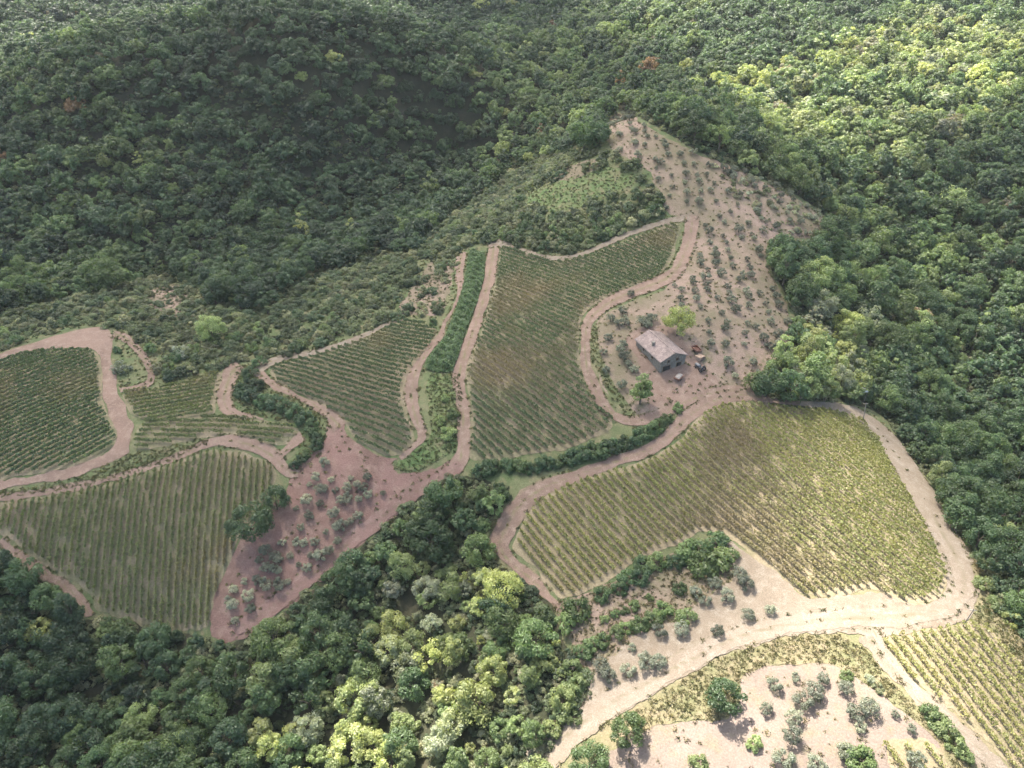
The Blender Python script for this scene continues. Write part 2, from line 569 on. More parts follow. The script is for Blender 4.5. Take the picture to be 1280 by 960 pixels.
def sheet(name, pxpoly, mat, lift, rag=.5, spacing=3.0, smooth=2, kind='structure', centre=None):
    """a sheet of ground draped over the terrain; its edge is ragged by rag metres"""
    poly = np.asarray(pxpoly, float)
    if smooth:
        poly = smooth_line(poly, True, smooth)
    w = ground(densify(poly, 4.0))[:, :2]
    w = densify(w, 1.3)
    if rag:
        nrm = np.roll(w, -1, 0) - np.roll(w, 1, 0)
        nrm = np.c_[-nrm[:, 1], nrm[:, 0]] / (np.linalg.norm(nrm, axis=1)[:, None] + 1e-9)
        k = rng.normal(size=len(w))
        k = (k + np.roll(k, 1) + np.roll(k, -1)) / 2.2
        big = np.sin(np.arange(len(w)) * .35 + rng.uniform(0, 6)) + np.sin(np.arange(len(w)) * .13 + rng.uniform(0, 6))
        w = w + nrm * (k * rag * .6 + big * rag * .35)[:, None]
    x0, y0 = w.min(0); x1, y1 = w.max(0)
    gx, gy = np.meshgrid(np.arange(x0, x1, spacing), np.arange(y0, y1, spacing))
    g = np.c_[gx.ravel(), gy.ravel()]
    g = g[inside(g, w)]
    if len(g):
        g = g[edge_dist(g, w) > .6]
    allp = np.vstack([w, g])
    n = len(w)
    vs, es, fs, *_ = mgeo.delaunay_2d_cdt([Vector(p) for p in allp], [(i, (i + 1) % n) for i in range(n)], [list(range(n))], 1, 1e-4)
    vs = np.array([(v.x, v.y) for v in vs])
    me = bpy.data.meshes.new(name)
    me.from_pydata([(x, y, z + lift) for (x, y), z in zip(vs, height(vs))], [], [tuple(f) for f in fs])
    me.materials.append(mat)
    me.polygons.foreach_set('use_smooth', np.ones(len(me.polygons), bool))
    if centre is None and mat in (M['track'],):
        at = me.attributes.new('across', 'FLOAT', 'POINT')
        at.data.foreach_set('value', np.full(len(vs), .55, np.float32))
    if centre is not None:
        l = smooth_line(centre, False, 2)
        c = ground(l[:, :2])[:, :2]
        t = np.gradient(l[:, :2], axis=0)
        t /= np.linalg.norm(t, axis=1)[:, None] + 1e-9
        edge = ground(l[:, :2] + np.c_[-t[:, 1], t[:, 0]] * l[:, 2:3] / 2)[:, :2]
        half = np.linalg.norm(edge - c, axis=1)
        across = np.full(len(vs), 9.0)
        for i in range(len(c) - 1):
            ab = c[i + 1] - c[i]
            u = np.clip(((vs - c[i]) @ ab) / (ab @ ab + 1e-9), 0, 1)
            dd = np.linalg.norm(vs - c[i] - u[:, None] * ab, axis=1) / (half[i] + (half[i + 1] - half[i]) * u + 1e-6)
            across = np.minimum(across, dd)
        at = me.attributes.new('across', 'FLOAT', 'POINT')
        at.data.foreach_set('value', across.astype(np.float32))
    o = link(bpy.data.objects.new(name, me))
    o['kind'] = kind
    return w

FIELD = dict(
 A=[(-70,474),(0,453),(24,444),(62,437),(94,437),(118,438),(126,449),(129,475),(129,505),(141,527),(150,542),(146,557),(122,573),(90,584),(56,591),(0,601),(-70,614)],
 B=[(151,491),(195,487),(227,479),(262,468),(279,465),(276,478),(269,502),(271,514),(262,522),(200,527),(179,527),(166,522),(155,504)],
 B2=[(179,527),(200,527),(262,522),(289,521),(326,526),(359,532),(376,537),(370,548),(359,554),(343,557),(315,552),(289,543),(260,546),(206,558),(164,564),(168,546)],
 C=[(-60,640),(0,630),(84,615),(157,597),(214,578),(261,562),(295,564),(332,576),(351,589),(345,605),(325,640),(296,672),(290,695),(276,726),(267,757),(261,792),(200,790),(121,764),(110,743),(93,729),(56,709),(28,692),(14,672),(-60,650)],
 D=[(336,460),(366,451),(409,440),(453,425),(486,408),(506,401),(530,405),(551,414),(536,439),(521,454),(508,472),(503,489),(506,511),(514,535),(521,553),(506,568),(488,570),(464,561),(444,551),(433,535),(427,524),(398,505),(377,494),(348,481)],
 E=[(625,308),(642,312),(665,322),(690,328),(715,325),(747,315),(780,302),(810,290),(835,280),(852,281),(847,302),(835,335),(822,350),(785,361),(755,375),(732,389),(726,402),(725,432),(724,455),(730,480),(745,502),(770,530),(757,544),(710,562),(660,570),(610,577),(587,577),(586,555),(590,525),(585,495),(581,465),(590,442),(600,420),(615,370),(622,335)],
 F=[(639,682),(656,643),(667,626),(690,612),(712,604),(741,593),(783,584),(819,570),(845,553),(864,531),(884,511),(899,505),(930,502),(955,506),(1005,510),(1036,511),(1074,524),(1099,552),(1117,589),(1142,627),(1161,667),(1183,711),(1185,727),(1177,749),(1149,758),(1117,749),(1092,736),(1067,742),(1008,750),(974,721),(933,689),(911,669),(881,664),(853,680),(814,694),(769,718),(746,732),(721,748),(696,747),(667,713),(642,688)],
 G=[(1097,795),(1143,786),(1189,778),(1212,775),(1237,786),(1280,836),(1340,905),(1340,1060),(1290,998),(1258,955),(1235,926),(1210,907),(1180,880),(1160,866),(1130,844)],
 H=[(1097,925),(1165,922),(1205,975),(1215,1000),(1140,1000)],
)
for k, rag_m in zip('A B B2 C D E F G H'.split(), ('vinesoil',) * 6 + ('vinedry',) * 3):
    sheet('vineyard_ground', FIELD[k], M[rag_m], .13, .5, 2.5, 1)

CLEAR = [(-120,470),(-120,412),(-70,412),(60,383),(150,362),(205,346),(245,358),(262,383),(330,390),(400,348),(470,318),(520,316),(540,290),(600,245),(640,210),(700,195),(752,185),(750,160),(770,136),(800,146),(850,176),(900,203),(960,226),(1010,251),(1044,283),(1012,305),(965,295),(958,330),(985,372),(1000,400),(985,430),(950,465),(938,487),(960,500),(1050,500),(1100,513),(1132,560),(1168,610),(1200,665),(1232,725),(1245,765),(1285,805),(1350,870),(1350,1100),(640,1100),(690,930),(735,872),(735,845),(712,815),(695,782),(690,755),(675,745),(648,722),(608,695),(600,672),(622,645),(640,612),(600,598),(572,595),(545,608),(520,623),(477,661),(412,717),(349,772),(309,799),(262,805),(255,797),(122,772),(104,776),(88,752),(66,735),(30,713),(12,694),(0,722),(-120,700)]
ORCHARD = [(752,165),(768,140),(790,143),(830,172),(880,195),(930,215),(985,242),(1030,270),(1042,285),(1010,302),(965,290),(955,330),(985,380),(990,420),(965,460),(938,490),(910,485),(875,490),(840,505),(800,524),(780,517),(760,490),(742,455),(740,410),(750,395),(790,375),(835,362),(850,345),(865,310),(873,280),(860,270),(832,272),(825,245),(812,215),(790,200),(765,190)]
PINK = [(409,522),(427,525),(433,537),(444,553),(464,565),(488,573),(500,574),(489,581),(495,591),(520,593),(558,580),(575,570),(585,580),(560,600),(544,608),(520,622),(504,640),(477,660),(449,680),(412,716),(382,741),(349,771),(309,798),(262,803),(266,757),(275,727),(290,694),(296,672),(325,645),(358,613),(361,594),(395,567),(405,556)]
PALE = [(905,670),(933,690),(974,722),(1008,751),(1067,743),(1092,737),(1117,750),(1149,759),(1178,750),(1187,728),(1190,690),(1210,705),(1226,742),(1217,774),(1189,781),(1143,789),(1097,798),(1070,794),(1000,793),(930,808),(880,832),(840,856),(800,879),(760,900),(725,920),(700,945),(672,970),(655,960),(690,925),(735,872),(735,845),(760,822),(800,792),(855,772),(882,747),(922,718),(915,695)]
BROWN = [(690,752),(720,748),(760,730),(800,712),(850,690),(905,668),(922,720),(882,749),(855,775),(800,795),(760,825),(735,848),(712,812)]
SUNORCH = [(925,845),(960,832),(1010,829),(1045,832),(1075,850),(1110,875),(1150,905),(1180,935),(1200,965),(1215,1040),(700,1040),(730,960),(800,915),(860,897),(900,905),(925,880)]
BAND = [(780,900),(830,868),(870,842),(930,810),(1000,795),(1060,797),(1085,815),(1110,850),(1150,885),(1190,920),(1218,955),(1235,1010),(1205,1010),(1180,935),(1150,905),(1110,875),(1075,850),(1045,832),(1010,829),(960,832),(925,845),(925,880),(900,905),(860,897),(800,915)]
GTRACK = [(1066,796),(1097,796),(1130,846),(1160,868),(1210,910),(1258,960),(1300,1010),(1245,1010),(1222,960),(1190,918),(1150,882),(1110,848),(1085,812)]
SCRUB = [(-70,415),(60,383),(150,362),(205,346),(245,358),(262,383),(330,393),(400,348),(470,318),(520,318),(540,290),(600,245),(640,210),(700,195),(750,188),(790,200),(812,215),(828,250),(830,272),(800,285),(745,308),(715,322),(690,326),(640,308),(620,303),(575,320),(565,380),(545,400),(505,398),(455,420),(385,442),(330,455),(300,458),(240,474),(195,487),(151,491),(140,430),(130,408),(90,411),(50,424),(0,441),(-70,460)]
MEADOW = [(668,240),(700,226),(735,216),(765,206),(792,213),(800,228),(768,244),(738,252),(705,266),(676,262),(655,252)]
BANK3 = [(688,224),(712,206),(745,199),(758,206),(735,216),(705,230)]
VERGE1 = [(-60,632),(0,614),(56,606),(112,592),(162,568),(206,559),(260,547),(258,556),(219,574),(169,591),(112,606),(51,617),(0,623),(-60,634)]
VERGE2 = [(540,467),(575,467),(578,500),(574,540),(570,562),(520,592),(492,588),(492,581),(530,556),(540,545),(536,510),(532,485)]
VERGE3 = [(740,410),(746,404),(750,440),(765,478),(790,512),(800,522),(785,524),(765,500),(748,470),(738,440)]
VERGE4 = [(296,458),(322,455),(318,470),(340,486),(370,497),(405,515),(412,535),(402,560),(378,583),(362,580),(378,550),(372,530),(310,518),(288,500),(292,475)]
sheet('grassland', CLEAR, M['scrub'], .045, .5, 2.5)
sheet('dry_grassland', [(760,1040),(690,960),(690,900),(735,845),(800,780),(900,690),(950,690),(1000,745),(1100,730),(1185,700),(1225,700),(1245,755),(1300,815),(1350,880),(1350,1040)], M['drygrass'], .075, .5, 2.5)
sheet('scrub_ground', SCRUB, M['scrub'], .08, .8, 2.5)
BANK1 = [(178,366),(205,354),(228,356),(244,376),(232,396),(205,398),(186,388)]
BANK2 = [(528,338),(548,322),(570,322),(563,372),(546,396),(522,392),(496,398),(505,380)]
sheet('bare_bank', BANK1, M['orchard'], .13, 1.2, 2.0)
sheet('bare_bank', BANK2, M['orchard'], .13, 1.2, 2.0)
sheet('bare_bank', BANK3, M['orchard'], .13, 1.2, 2.0)
sheet('meadow', MEADOW, M['meadow'], .12, 1.0, 3.0)
sheet('orchard_soil', ORCHARD, M['orchard'], .10, .8, 2.5)
sheet('reddish_soil', PINK, M['pink'], .13, .6, 2.5)
sheet('bare_soil', BROWN, M['orchard'], .11, .5, 2.0)
sheet('pale_soil', SUNORCH, M['palesoil'], .12, .5, 2.0)
sheet('grass_bank', BAND, M['drygrass'], .17, .4, 2.0)
sheet('grass_verge', VERGE1, M['scrub'], .13, .4, 2.0)
sheet('grass_verge', VERGE2, M['meadow'], .17, .4, 2.0)
sheet('grass_verge', VERGE3, M['scrub'], .13, .4, 2.0)
sheet('grass_verge', VERGE4, M['scrub'], .13, .4, 2.0)

TRACKS = [
 ('poly', 'track', [(-70,470),(-10,450),(15,437),(62,422),(94,413),(131,409),(141,418),(140,430),(142,456),(147,484),(152,499),(159,516),(168,530),(165,548),(162,560),(162,567),(112,591),(56,605),(0,613),(-70,626),(-70,615),(0,602),(56,592),(90,585),(122,574),(146,558),(150,542),(141,527),(129,505),(129,475),(126,449),(118,437),(94,436),(62,436),(24,443),(0,452),(-70,474)]),
 ('line', 'track', [(141,417,8),(156,421,9),(172,437,10),(184,455,11),(191,471,10),(188,480,8),(170,486,8),(148,489,8)]),
 ('line', 'track', [(-60,632,9),(0,623,9),(51,617,8),(112,606,8),(169,591,8),(219,573,8),(250,559,9),(270,551,12),(293,551,15),(326,561,17),(346,574,15),(358,590,15),(374,592,12)]),
 ('line', 'track', [(346,574,9),(362,560,9),(378,546,12)]),
 ('line', 'track', [(2,676,9),(24,697,12),(52,714,14),(80,732,15),(101,751,15),(112,770,13)]),
 ('line', 'pink', [(363,590,8),(382,577,8),(400,560,10)]),
 ('line', 'track', [(300,456,12),(290,465,19),(283,485,19),(279,503,17),(288,517,12),(310,521,6),(330,525,4)]),
 ('line', 'pale', [(318,470,14),(326,459,12),(338,453,9),(357,447,7),(388,442,6),(420,434,6),(457,420,6),(486,404,5),(505,399,4)]),
 ('line', 'track', [(322,466,12),(335,477,9),(350,486,8),(370,494,6),(396,508,8),(415,522,14),(425,535,20)]),
 ('line', 'track', [(577,315,12),(573,340,12),(577,358,7),(570,380,4),(558,403,5),(547,423,7),(530,447,9),(518,467,13),(513,493,16),(519,523,15),(530,546,11),(520,560,7),(500,574,6)]),
 ('line', 'track', [(618,305,13),(612,347,14),(603,380,14),(590,420,14),(577,453,16),(572,480,15),(579,513,16),(580,547,17),(577,573,18),(562,592,20)]),
 ('line', 'pale', [(610,307,6),(622,304,8),(642,309,6),(667,319,6),(695,325,6),(720,321,6),(745,311,6),(772,298,7),(810,284,6),(842,275,6),(860,272,7)]),
 ('line', 'track', [(866,270,16),(865,282,17),(860,307,17),(847,337,17),(830,352,15),(785,367,13),(757,381,13),(735,400,13),(731,425,13),(732,455,14),(739,477,14),(752,505,12),(770,522,12),(787,530,12),(812,524,12),(840,511,12),(880,493,12),(912,488,13),(940,492,14)]),
 ('line', 'track', [(700,760,10),(685,745,13),(662,722,15),(636,703,17),(622,682,25),(636,652,26),(650,630,22),(684,607,17),(726,593,15),(769,578,15),(802,567,14),(831,552,15),(848,533,17),(865,517,17),(892,500,15),(932,493,14),(958,500,9),(1000,505,7)]),
 ('line', 'pale', [(1000,505,7),(1036,507,8),(1067,514,14),(1096,537,20),(1124,571,25),(1149,614,27),(1167,646,28),(1190,686,32),(1204,715,42)]),
 ('poly', 'pale', PALE),
 ('poly', 'pale', GTRACK),
 ('line', 'palerut', [(672,955,40),(720,908,36),(775,872,32),(840,838,30),(905,803,26),(960,785,24),(1030,776,24),(1110,772,24),(1170,766,24),(1203,748,28),(1206,722,28),(1190,688,24),(1166,646,20)]),
 ('line', 'palerut', [(1092,790,10),(1108,820,11),(1135,853,12),(1170,888,14),(1210,922,15),(1250,965,18),(1280,1002,20)]),
 ('line', 'pinkrut', [(575,583,14),(548,600,16),(515,617,17),(480,645,19),(445,670,20),(405,708,20),(365,738,20),(330,768,20),(290,790,18)]),
]
for kind, mat, pts in TRACKS:
    sheet('dirt_track', strip(pts) if kind == 'line' else pts, M[mat], .26 if mat.endswith('rut') else .22 if kind == 'line' else .2, .55, .9 if kind == 'line' else 2.5, 0 if kind == 'line' else 1, centre=np.array(pts, float) if kind == 'line' else None)
# the farmyard round the house
YARD = [(792,412),(840,405),(862,440),(880,455),(905,480),(880,492),(845,506),(812,520),(812,498),(806,475),(790,440),(780,425)]
sheet('farmyard', YARD, M['track'], .16, .6, 2.0)

# ------------------------------------------------------------------ clouds: they stand in the sky above and their shadows lie over the hills
LIT = [
 (1.0, 38, [(955,545),(1060,505),(1110,520),(1180,640),(1230,690),(1420,740),(1420,1200),(90,1200),(180,965),(250,862),(360,760),(490,695),(600,725),(690,775),(760,750),(850,715),(890,690),(880,650),(905,600)]),
 (1.0, 22, [(930,450),(1030,395),(1090,430),(1060,500),(960,480)]),
 (1.0, 50, [(760,-40),(1400,-40),(1400,150),(1250,205),(1120,265),(1060,265),(1000,215),(930,150),(860,110),(800,70),(740,30)]),
 (.75, 30, [(-100,-40),(560,-40),(540,60),(430,42),(330,36),(180,66),(100,85),(40,115),(-100,150)]),
 (.22, 60, [(-60,430),(150,420),(320,440),(560,310),(850,280),(950,480),(840,520),(640,640),(420,760),(250,800),(-60,720)]),
 (.75, 60, [(1060,280),(1450,260),(1450,720),(1240,690),(1160,580),(1090,470)]),
 (.35, 60, [(400,90),(640,60),(800,120),(840,280),(560,310),(430,260)]),
 (.45, 40, [(790,170),(880,205),(950,260),(900,330),(830,345),(760,340),(700,350),(660,330),(720,325),(830,270)]),
]
def clouds():
    H, S = 420.0, 12.0
    off = SUN_DIR[:2] * H / SUN_DIR[2]
    xs = np.arange(-900, 901, S); ys = np.arange(-300, 1500, S)
    X, Y = np.meshgrid(xs, ys)
    xy = np.c_[X.ravel(), Y.ravel()]
    nz = (np.sin(xy[:, 0] * .043 + 2 * np.sin(xy[:, 1] * .021)) + np.sin(xy[:, 1] * .052 + 1.7 * np.sin(xy[:, 0] * .029)) + .6 * np.sin(xy[:, 0] * .11 + xy[:, 1] * .07)) / 2.6
    cov = np.zeros(len(xy))
    for amount, soft, px in LIT:
        w = ground(densify(px, 25))[:, :2]
        sd = np.where(inside(xy, w), 1, -1) * edge_dist(xy, w) + nz * 9
        u = np.clip(sd / soft * .5 + .5, 0, 1)
        cov = np.maximum(cov, amount * u * u * (3 - 2 * u))
    t = (1 - cov)
    t *= 1 + .16 * nz * (cov < .98)
    edge = np.minimum.reduce([xy[:, 0] + 900, 900 - xy[:, 0], xy[:, 1] + 300, 1490 - xy[:, 1]])
    t *= np.clip(edge / 60, 0, 1)
    t = np.clip(t - .03, 0, None)
    T = 60.0 * t.reshape(X.shape)
    on = T > 0
    ny, nx = T.shape
    cell = on[:-1, :-1] | on[1:, :-1] | on[:-1, 1:] | on[1:, 1:]
    base = np.arange(nx * ny).reshape(ny, nx)
    bot = np.where(on, base + nx * ny, base)            # where the thickness is nought both skins meet
    nzg = nz.reshape(X.shape)
    ztop = H + T * .7
    zbot = H - T * .3
    V = np.vstack([np.c_[X.ravel() + off[0], Y.ravel() + off[1], ztop.ravel()], np.c_[X.ravel() + off[0], Y.ravel() + off[1], zbot.ravel()]])
    def quads(i):
        return np.stack([i[:-1, :-1], i[:-1, 1:], i[1:, 1:], i[1:, :-1]], -1)[cell]
    F = np.vstack([quads(base), quads(bot)[:, ::-1]])
    used = np.zeros(len(V), bool); used[F.ravel()] = True
    remap = np.cumsum(used) - 1
    F = remap[F]; V = V[used]
    m, nt, ln = new_mat('cloud')
    out = N(nt, 'ShaderNodeOutputMaterial')
    pv = N(nt, 'ShaderNodeVolumePrincipled', Density=CLOUD_DENSITY, Anisotropy=.5)
    pv.inputs['Color'].default_value = (.97, .98, 1, 1)
    ln.new(pv.outputs[0], out.inputs['Volume'])
    o = link(bpy.data.objects.new('cloud', mesh_np('cloud', V, F, m, True)))
    tag(o, 'broken white cloud drifting high over the hills', 'cloud', kind='stuff')
CLOUD_DENSITY = .033
clouds()

def haze():
    V, F = box_np(-3700, 3700, -3700, 4700, -62, 137)
    m, nt, ln = new_mat('haze')
    out = N(nt, 'ShaderNodeOutputMaterial')
    pv = N(nt, 'ShaderNodeVolumePrincipled', Density=.00007, Anisotropy=.2)
    pv.inputs['Color'].default_value = (.86, .92, 1, 1)
    ln.new(pv.outputs[0], out.inputs['Volume'])
    o = link(bpy.data.objects.new('haze', mesh_np('haze', V, F, m)))
    tag(o, 'thin blue summer haze over the valley', 'haze', kind='stuff')
haze()

# ------------------------------------------------------------------ words
ONES = 'zeroth first second third fourth fifth sixth seventh eighth ninth tenth eleventh twelfth thirteenth fourteenth fifteenth sixteenth seventeenth eighteenth nineteenth'.split()
TENS = {2: 'twenty', 3: 'thirty', 4: 'forty', 5: 'fifty', 6: 'sixty', 7: 'seventy', 8: 'eighty', 9: 'ninety'}
def nth(n):
    if n < 20:
        return ONES[n]
    if n % 10 == 0:
        return TENS[n // 10][:-1] + 'ieth'
    return TENS[n // 10] + '-' + ONES[n % 10]

# ------------------------------------------------------------------ vine rows
def rows_of(key, da, db, spacing, near, text, edge, tint, dens=56, hgt=1.5, gap=0.0, posts=False):
    poly = ground(densify(FIELD[key], 6))[:, :2]
    a, b = ground([da, db])[:, :2]
    d = (b - a) / np.linalg.norm(b - a)
    nrm = np.array([-d[1], d[0]])
    mark = ground([near])[0, :2] @ nrm
    s = poly @ nrm
    if abs(s.max() - mark) < abs(s.min() - mark):
        nrm = -nrm; s = -s
    segs = []
    off = s.min() + spacing * .5
    while off < s.max():
        ts = []
        for i in range(len(poly)):
            p, q = poly[i], poly[(i + 1) % len(poly)]
            sp, sq = p @ nrm - off, q @ nrm - off
            if (sp > 0) != (sq > 0):
                u = sp / (sp - sq)
                ts.append((p + (q - p) * u) @ d)
        ts.sort()
        best = [(t0, t1) for t0, t1 in zip(ts[::2], ts[1::2]) if t1 - t0 > 4]
        for t0, t1 in best:
            segs.append((off, t0 + .6 + rng.uniform(0, .9), t1 - .6 - rng.uniform(0, .9)))
        off += spacing * rng.uniform(.96, 1.04)
    for k, (off, t0, t1) in enumerate(segs):
        L = t1 - t0
        n = int(L * dens)
        u = rng.uniform(0, L, n)
        # missing or weak plants make gaps along the row
        ph = rng.uniform(0, 6.28, 4)
        weak = np.sin(u * .9 * rng.uniform(.8, 1.25) + ph[0]) + np.sin(u * .37 * rng.uniform(.7, 1.3) + ph[1]) + rng.normal(size=n) * .35
        keep = weak > -1.7 + gap
        u = u[keep]; n = len(u)
        hv = hgt * (1 + .10 * np.sin(u * 2.1 + ph[2]) + .08 * np.sin(u * 5.3 + ph[3]))
        zz = .35 + (hv - .35) * np.sqrt(rng.random(n))
        wv = rng.normal(size=n) * .21
        xy = nrm * off + d * (t0 + u)[:, None]
        mid = nrm * off + d * (t0 + t1) / 2
        z0 = height([mid])[0] + .1
        C = np.c_[xy + nrm * wv[:, None] - mid, height(xy) + .1 - z0 + zz]
        Nn = np.c_[nrm[None] * np.sign(wv)[:, None] * 1.0, np.full(n, .7)] + rng.normal(size=(n, 3)) * .55
        parts = [leaves_np(C, Nn, .21 * rng.uniform(.6, 1.35, n))]
        ct = np.arange(0, L + 1.2, 1.2).clip(0, L)
        cq = nrm * off + d * (t0 + ct)[:, None]
        parts.append(tube_np(np.c_[cq - mid, height(cq) + .1 - z0 + .75], [.05] * len(ct), 4))      # the cordon the leaves grow from
        o = bpy.data.objects.new('vine_row', mesh_np('vine_row', *join_np(parts), M['vine']))
        o.location = (*mid, z0)
        o['tint'] = float(tint + rng.normal() * .03)
        link(o)
        tag(o, f'vine row in the {text}, {nth(k + 1)} from {edge}', 'vine row', f'vine rows of the {text}')
        if posts:
            pts = []
            for t in np.arange(0, L, 6.0):
                p = nrm * off + d * (t0 + t)
                pts.append(tube_np([[*(p - mid), height([p])[0] - z0 - .2], [*(p - mid), height([p])[0] - z0 + 2.0]], [.06, .05], 5))
            po = bpy.data.objects.new('trellis_posts', mesh_np('trellis_posts', *join_np(pts), M['post']))
            link(po, o)
            po['kind'] = 'stuff'

rows_of('A', (20,520), (120,478), 1.85, (60,437), 'vineyard at the left edge', 'its upper track', .2)
rows_of('B', (160,500), (270,483), 1.85, (260,468), 'small yellowing vineyard', 'the scrub above it', .5)
rows_of('B2', (180,535), (360,543), 2.0, (300,521), 'thin strip under the small vineyard', 'its upper edge', .45, gap=.5)
rows_of('C', (200,584), (182,770), 1.68, (350,600), 'lower left vineyard', 'the two dark trees', .45, gap=.2)
rows_of('D', (400,468), (505,500), 1.95, (500,402), 'triangular vineyard', 'the pale upper track', .2)
rows_of('E', (590,480), (680,552), 1.88, (850,290), 'central vineyard', 'its top right corner', .25, gap=.1)
rows_of('F', (911,669), (1008,751), 1.75, (1183,720), 'large right vineyard', 'the road at its right corner', .78, gap=.1)
rows_of('G', (1121,793), (1210,907), 2.0, (1110,850), 'lower right corner vineyard', 'the pale path on its left', .85, dens=40, posts=True)
rows_of('H', (1104,930), (1126,960), 3.2, (1100,940), 'vine patch at the bottom edge', 'the olive grove', .85, dens=34)

# ------------------------------------------------------------------ plant kinds: one of each, with its parts
def proto_mesh(name, vf, mat):
    return mesh_np(name, *vf, mat)

TREES = []
FAR_CROWNS = []
for k in range(9):
    R = [3.9, 3.5, 4.2, 3.2, 3.7, 3.4, 4.4, 2.2, 3.3][k]
    hgt = [9.5, 10.0, 10.0, 9.0, 11.5, 8.5, 10.5, 12.0, 10.5][k]
    base = hgt * .18
    nl = [30, 26, 34, 22, 28, 24, 36, 24, 16][k]
    lr = [1.4, 1.25, 1.4, 1.4, 1.2, 1.35, 1.45, 1.1, 1.1][k]
    op = .45 if k == 8 else 0.0
    cr = proto_mesh('crown', crown_np(R, hgt - base, base, nl, 230, .245, lr, op, jit=.5), M['leaf'])
    far = proto_mesh('far_crown', crown_np(R, hgt - base, base, nl, 80, .42, lr, op, jit=.35), M['leaf'])
    tr = proto_mesh('trunk', trunk_np(hgt * .62, .26, R * .55), M['bark'])
    TREES.append((cr, tr, R, hgt))
    FAR_CROWNS.append(far)
OLIVES = []
for k in range(5):
    R = [1.6, 1.45, 1.75, 1.5, 1.7][k]
    cr = proto_mesh('crown', crown_np(R, 3.0, .5, [19, 16, 21, 17, 20][k], 120, .15, .66, .08, .55), M['olive'])
    tr = proto_mesh('trunk', trunk_np(1.9, .19, R * .5, 4), M['bark'])
    OLIVES.append((cr, tr, R, 3.9))
BUSHES = []
for k in range(5):
    cr = proto_mesh('foliage', crown_np(1.0, 1.75, -.25, [15, 11, 18, 13, 15][k], 90, .13, .44, 0, .45), M['bush'])
    st = proto_mesh('stem', trunk_np(.9, .07, .5, 4), M['bark'])
    BUSHES.append((cr, st, 1.0, 1.45))
GREENBUSH = []
for k in range(3):
    cr = proto_mesh('foliage', crown_np(1.0, 1.9, -.25, [17, 14, 19][k], 120, .115, .44, 0, .45), M['leaf'])
    st = proto_mesh('stem', trunk_np(.9, .07, .5, 4), M['bark'])
    GREENBUSH.append((cr, st, 1.0, 1.6))

SMALL = {'n': 0}
def plant(name, proto, xy, scale, tint, label, cat, group=None, wide=1.0, sink=.15, parts=('crown', 'trunk')):
    me_c, me_t, R, hh = proto
    root = bpy.data.objects.new(name, None)
    root.empty_display_size = 1
    root.location = (xy[0], xy[1], height([xy])[0] + .1 - sink)
    root.rotation_euler = (0, 0, rng.uniform(0, 6.28))
    root.scale = (scale * wide, scale * wide, scale)
    link(root)
    c = link(bpy.data.objects.new(parts[0], me_c), root)
    c['tint'] = float(tint)
    link(bpy.data.objects.new(parts[1], me_t), root)
    tag(root, label, cat, group)
    return root

def stuff_points(name, P, scales, idx, tints, protos, mats=None, label=None, cat=None):
    """uncountable growth as ONE object: points carrying plants"""
    col = bpy.data.collections.new(name + '_kinds')
    for i, pm in enumerate(protos):
        po = bpy.data.objects.new(f'{name}_kind_{i:02d}', pm)
        col.objects.link(po)
    me = bpy.data.meshes.new(name)
    me.vertices.add(len(P))
    me.vertices.foreach_set('co', np.ascontiguousarray(P, np.float32).ravel())
    def attr(n, ty, arr):
        a = me.attributes.new(n, ty, 'POINT')
        a.data.foreach_set('vector' if ty == 'FLOAT_VECTOR' else 'value', np.ascontiguousarray(arr).ravel())
    attr('psize', 'FLOAT_VECTOR', np.asarray(scales, np.float32))
    attr('pturn', 'FLOAT_VECTOR', np.c_[np.zeros(len(P)), np.zeros(len(P)), rng.uniform(0, 6.28, len(P))].astype(np.float32))
    attr('pkind', 'INT', np.asarray(idx, np.int32))
    attr('tint', 'FLOAT', np.asarray(tints, np.float32))
    o = link(bpy.data.objects.new(name, me))
    ng = bpy.data.node_groups.new(name, 'GeometryNodeTree')
    ng.interface.new_socket('Geometry', in_out='INPUT', socket_type='NodeSocketGeometry')
    ng.interface.new_socket('Geometry', in_out='OUTPUT', socket_type='NodeSocketGeometry')
    n = ng.nodes
    gi, go = n.new('NodeGroupInput'), n.new('NodeGroupOutput')
    ci = n.new('GeometryNodeCollectionInfo')
    ci.inputs['Collection'].default_value = col
    ci.inputs['Separate Children'].default_value = True
    ci.inputs['Reset Children'].default_value = True
    ip = n.new('GeometryNodeInstanceOnPoints')
    ip.inputs['Pick Instance'].default_value = True
    def named(nm, ty):
        a = n.new('GeometryNodeInputNamedAttribute')
        a.data_type = ty
        a.inputs['Name'].default_value = nm
        return [s for s in a.outputs if s.enabled and s.name == 'Attribute'][0]
    L = ng.links
    L.new(gi.outputs[0], ip.inputs['Points'])
    L.new(ci.outputs[0], ip.inputs['Instance'])
    L.new(named('pkind', 'INT'), ip.inputs['Instance Index'])
    e2r = n.new('FunctionNodeEulerToRotation')
    L.new(named('pturn', 'FLOAT_VECTOR'), e2r.inputs[0])
    L.new(e2r.outputs[0], ip.inputs['Rotation'])
    L.new(named('psize', 'FLOAT_VECTOR'), ip.inputs['Scale'])
    L.new(ip.outputs[0], go.inputs[0])
    md = o.modifiers.new('growth', 'NODES')
    md.node_group = ng
    tag(o, label, cat, kind='stuff')
    return o

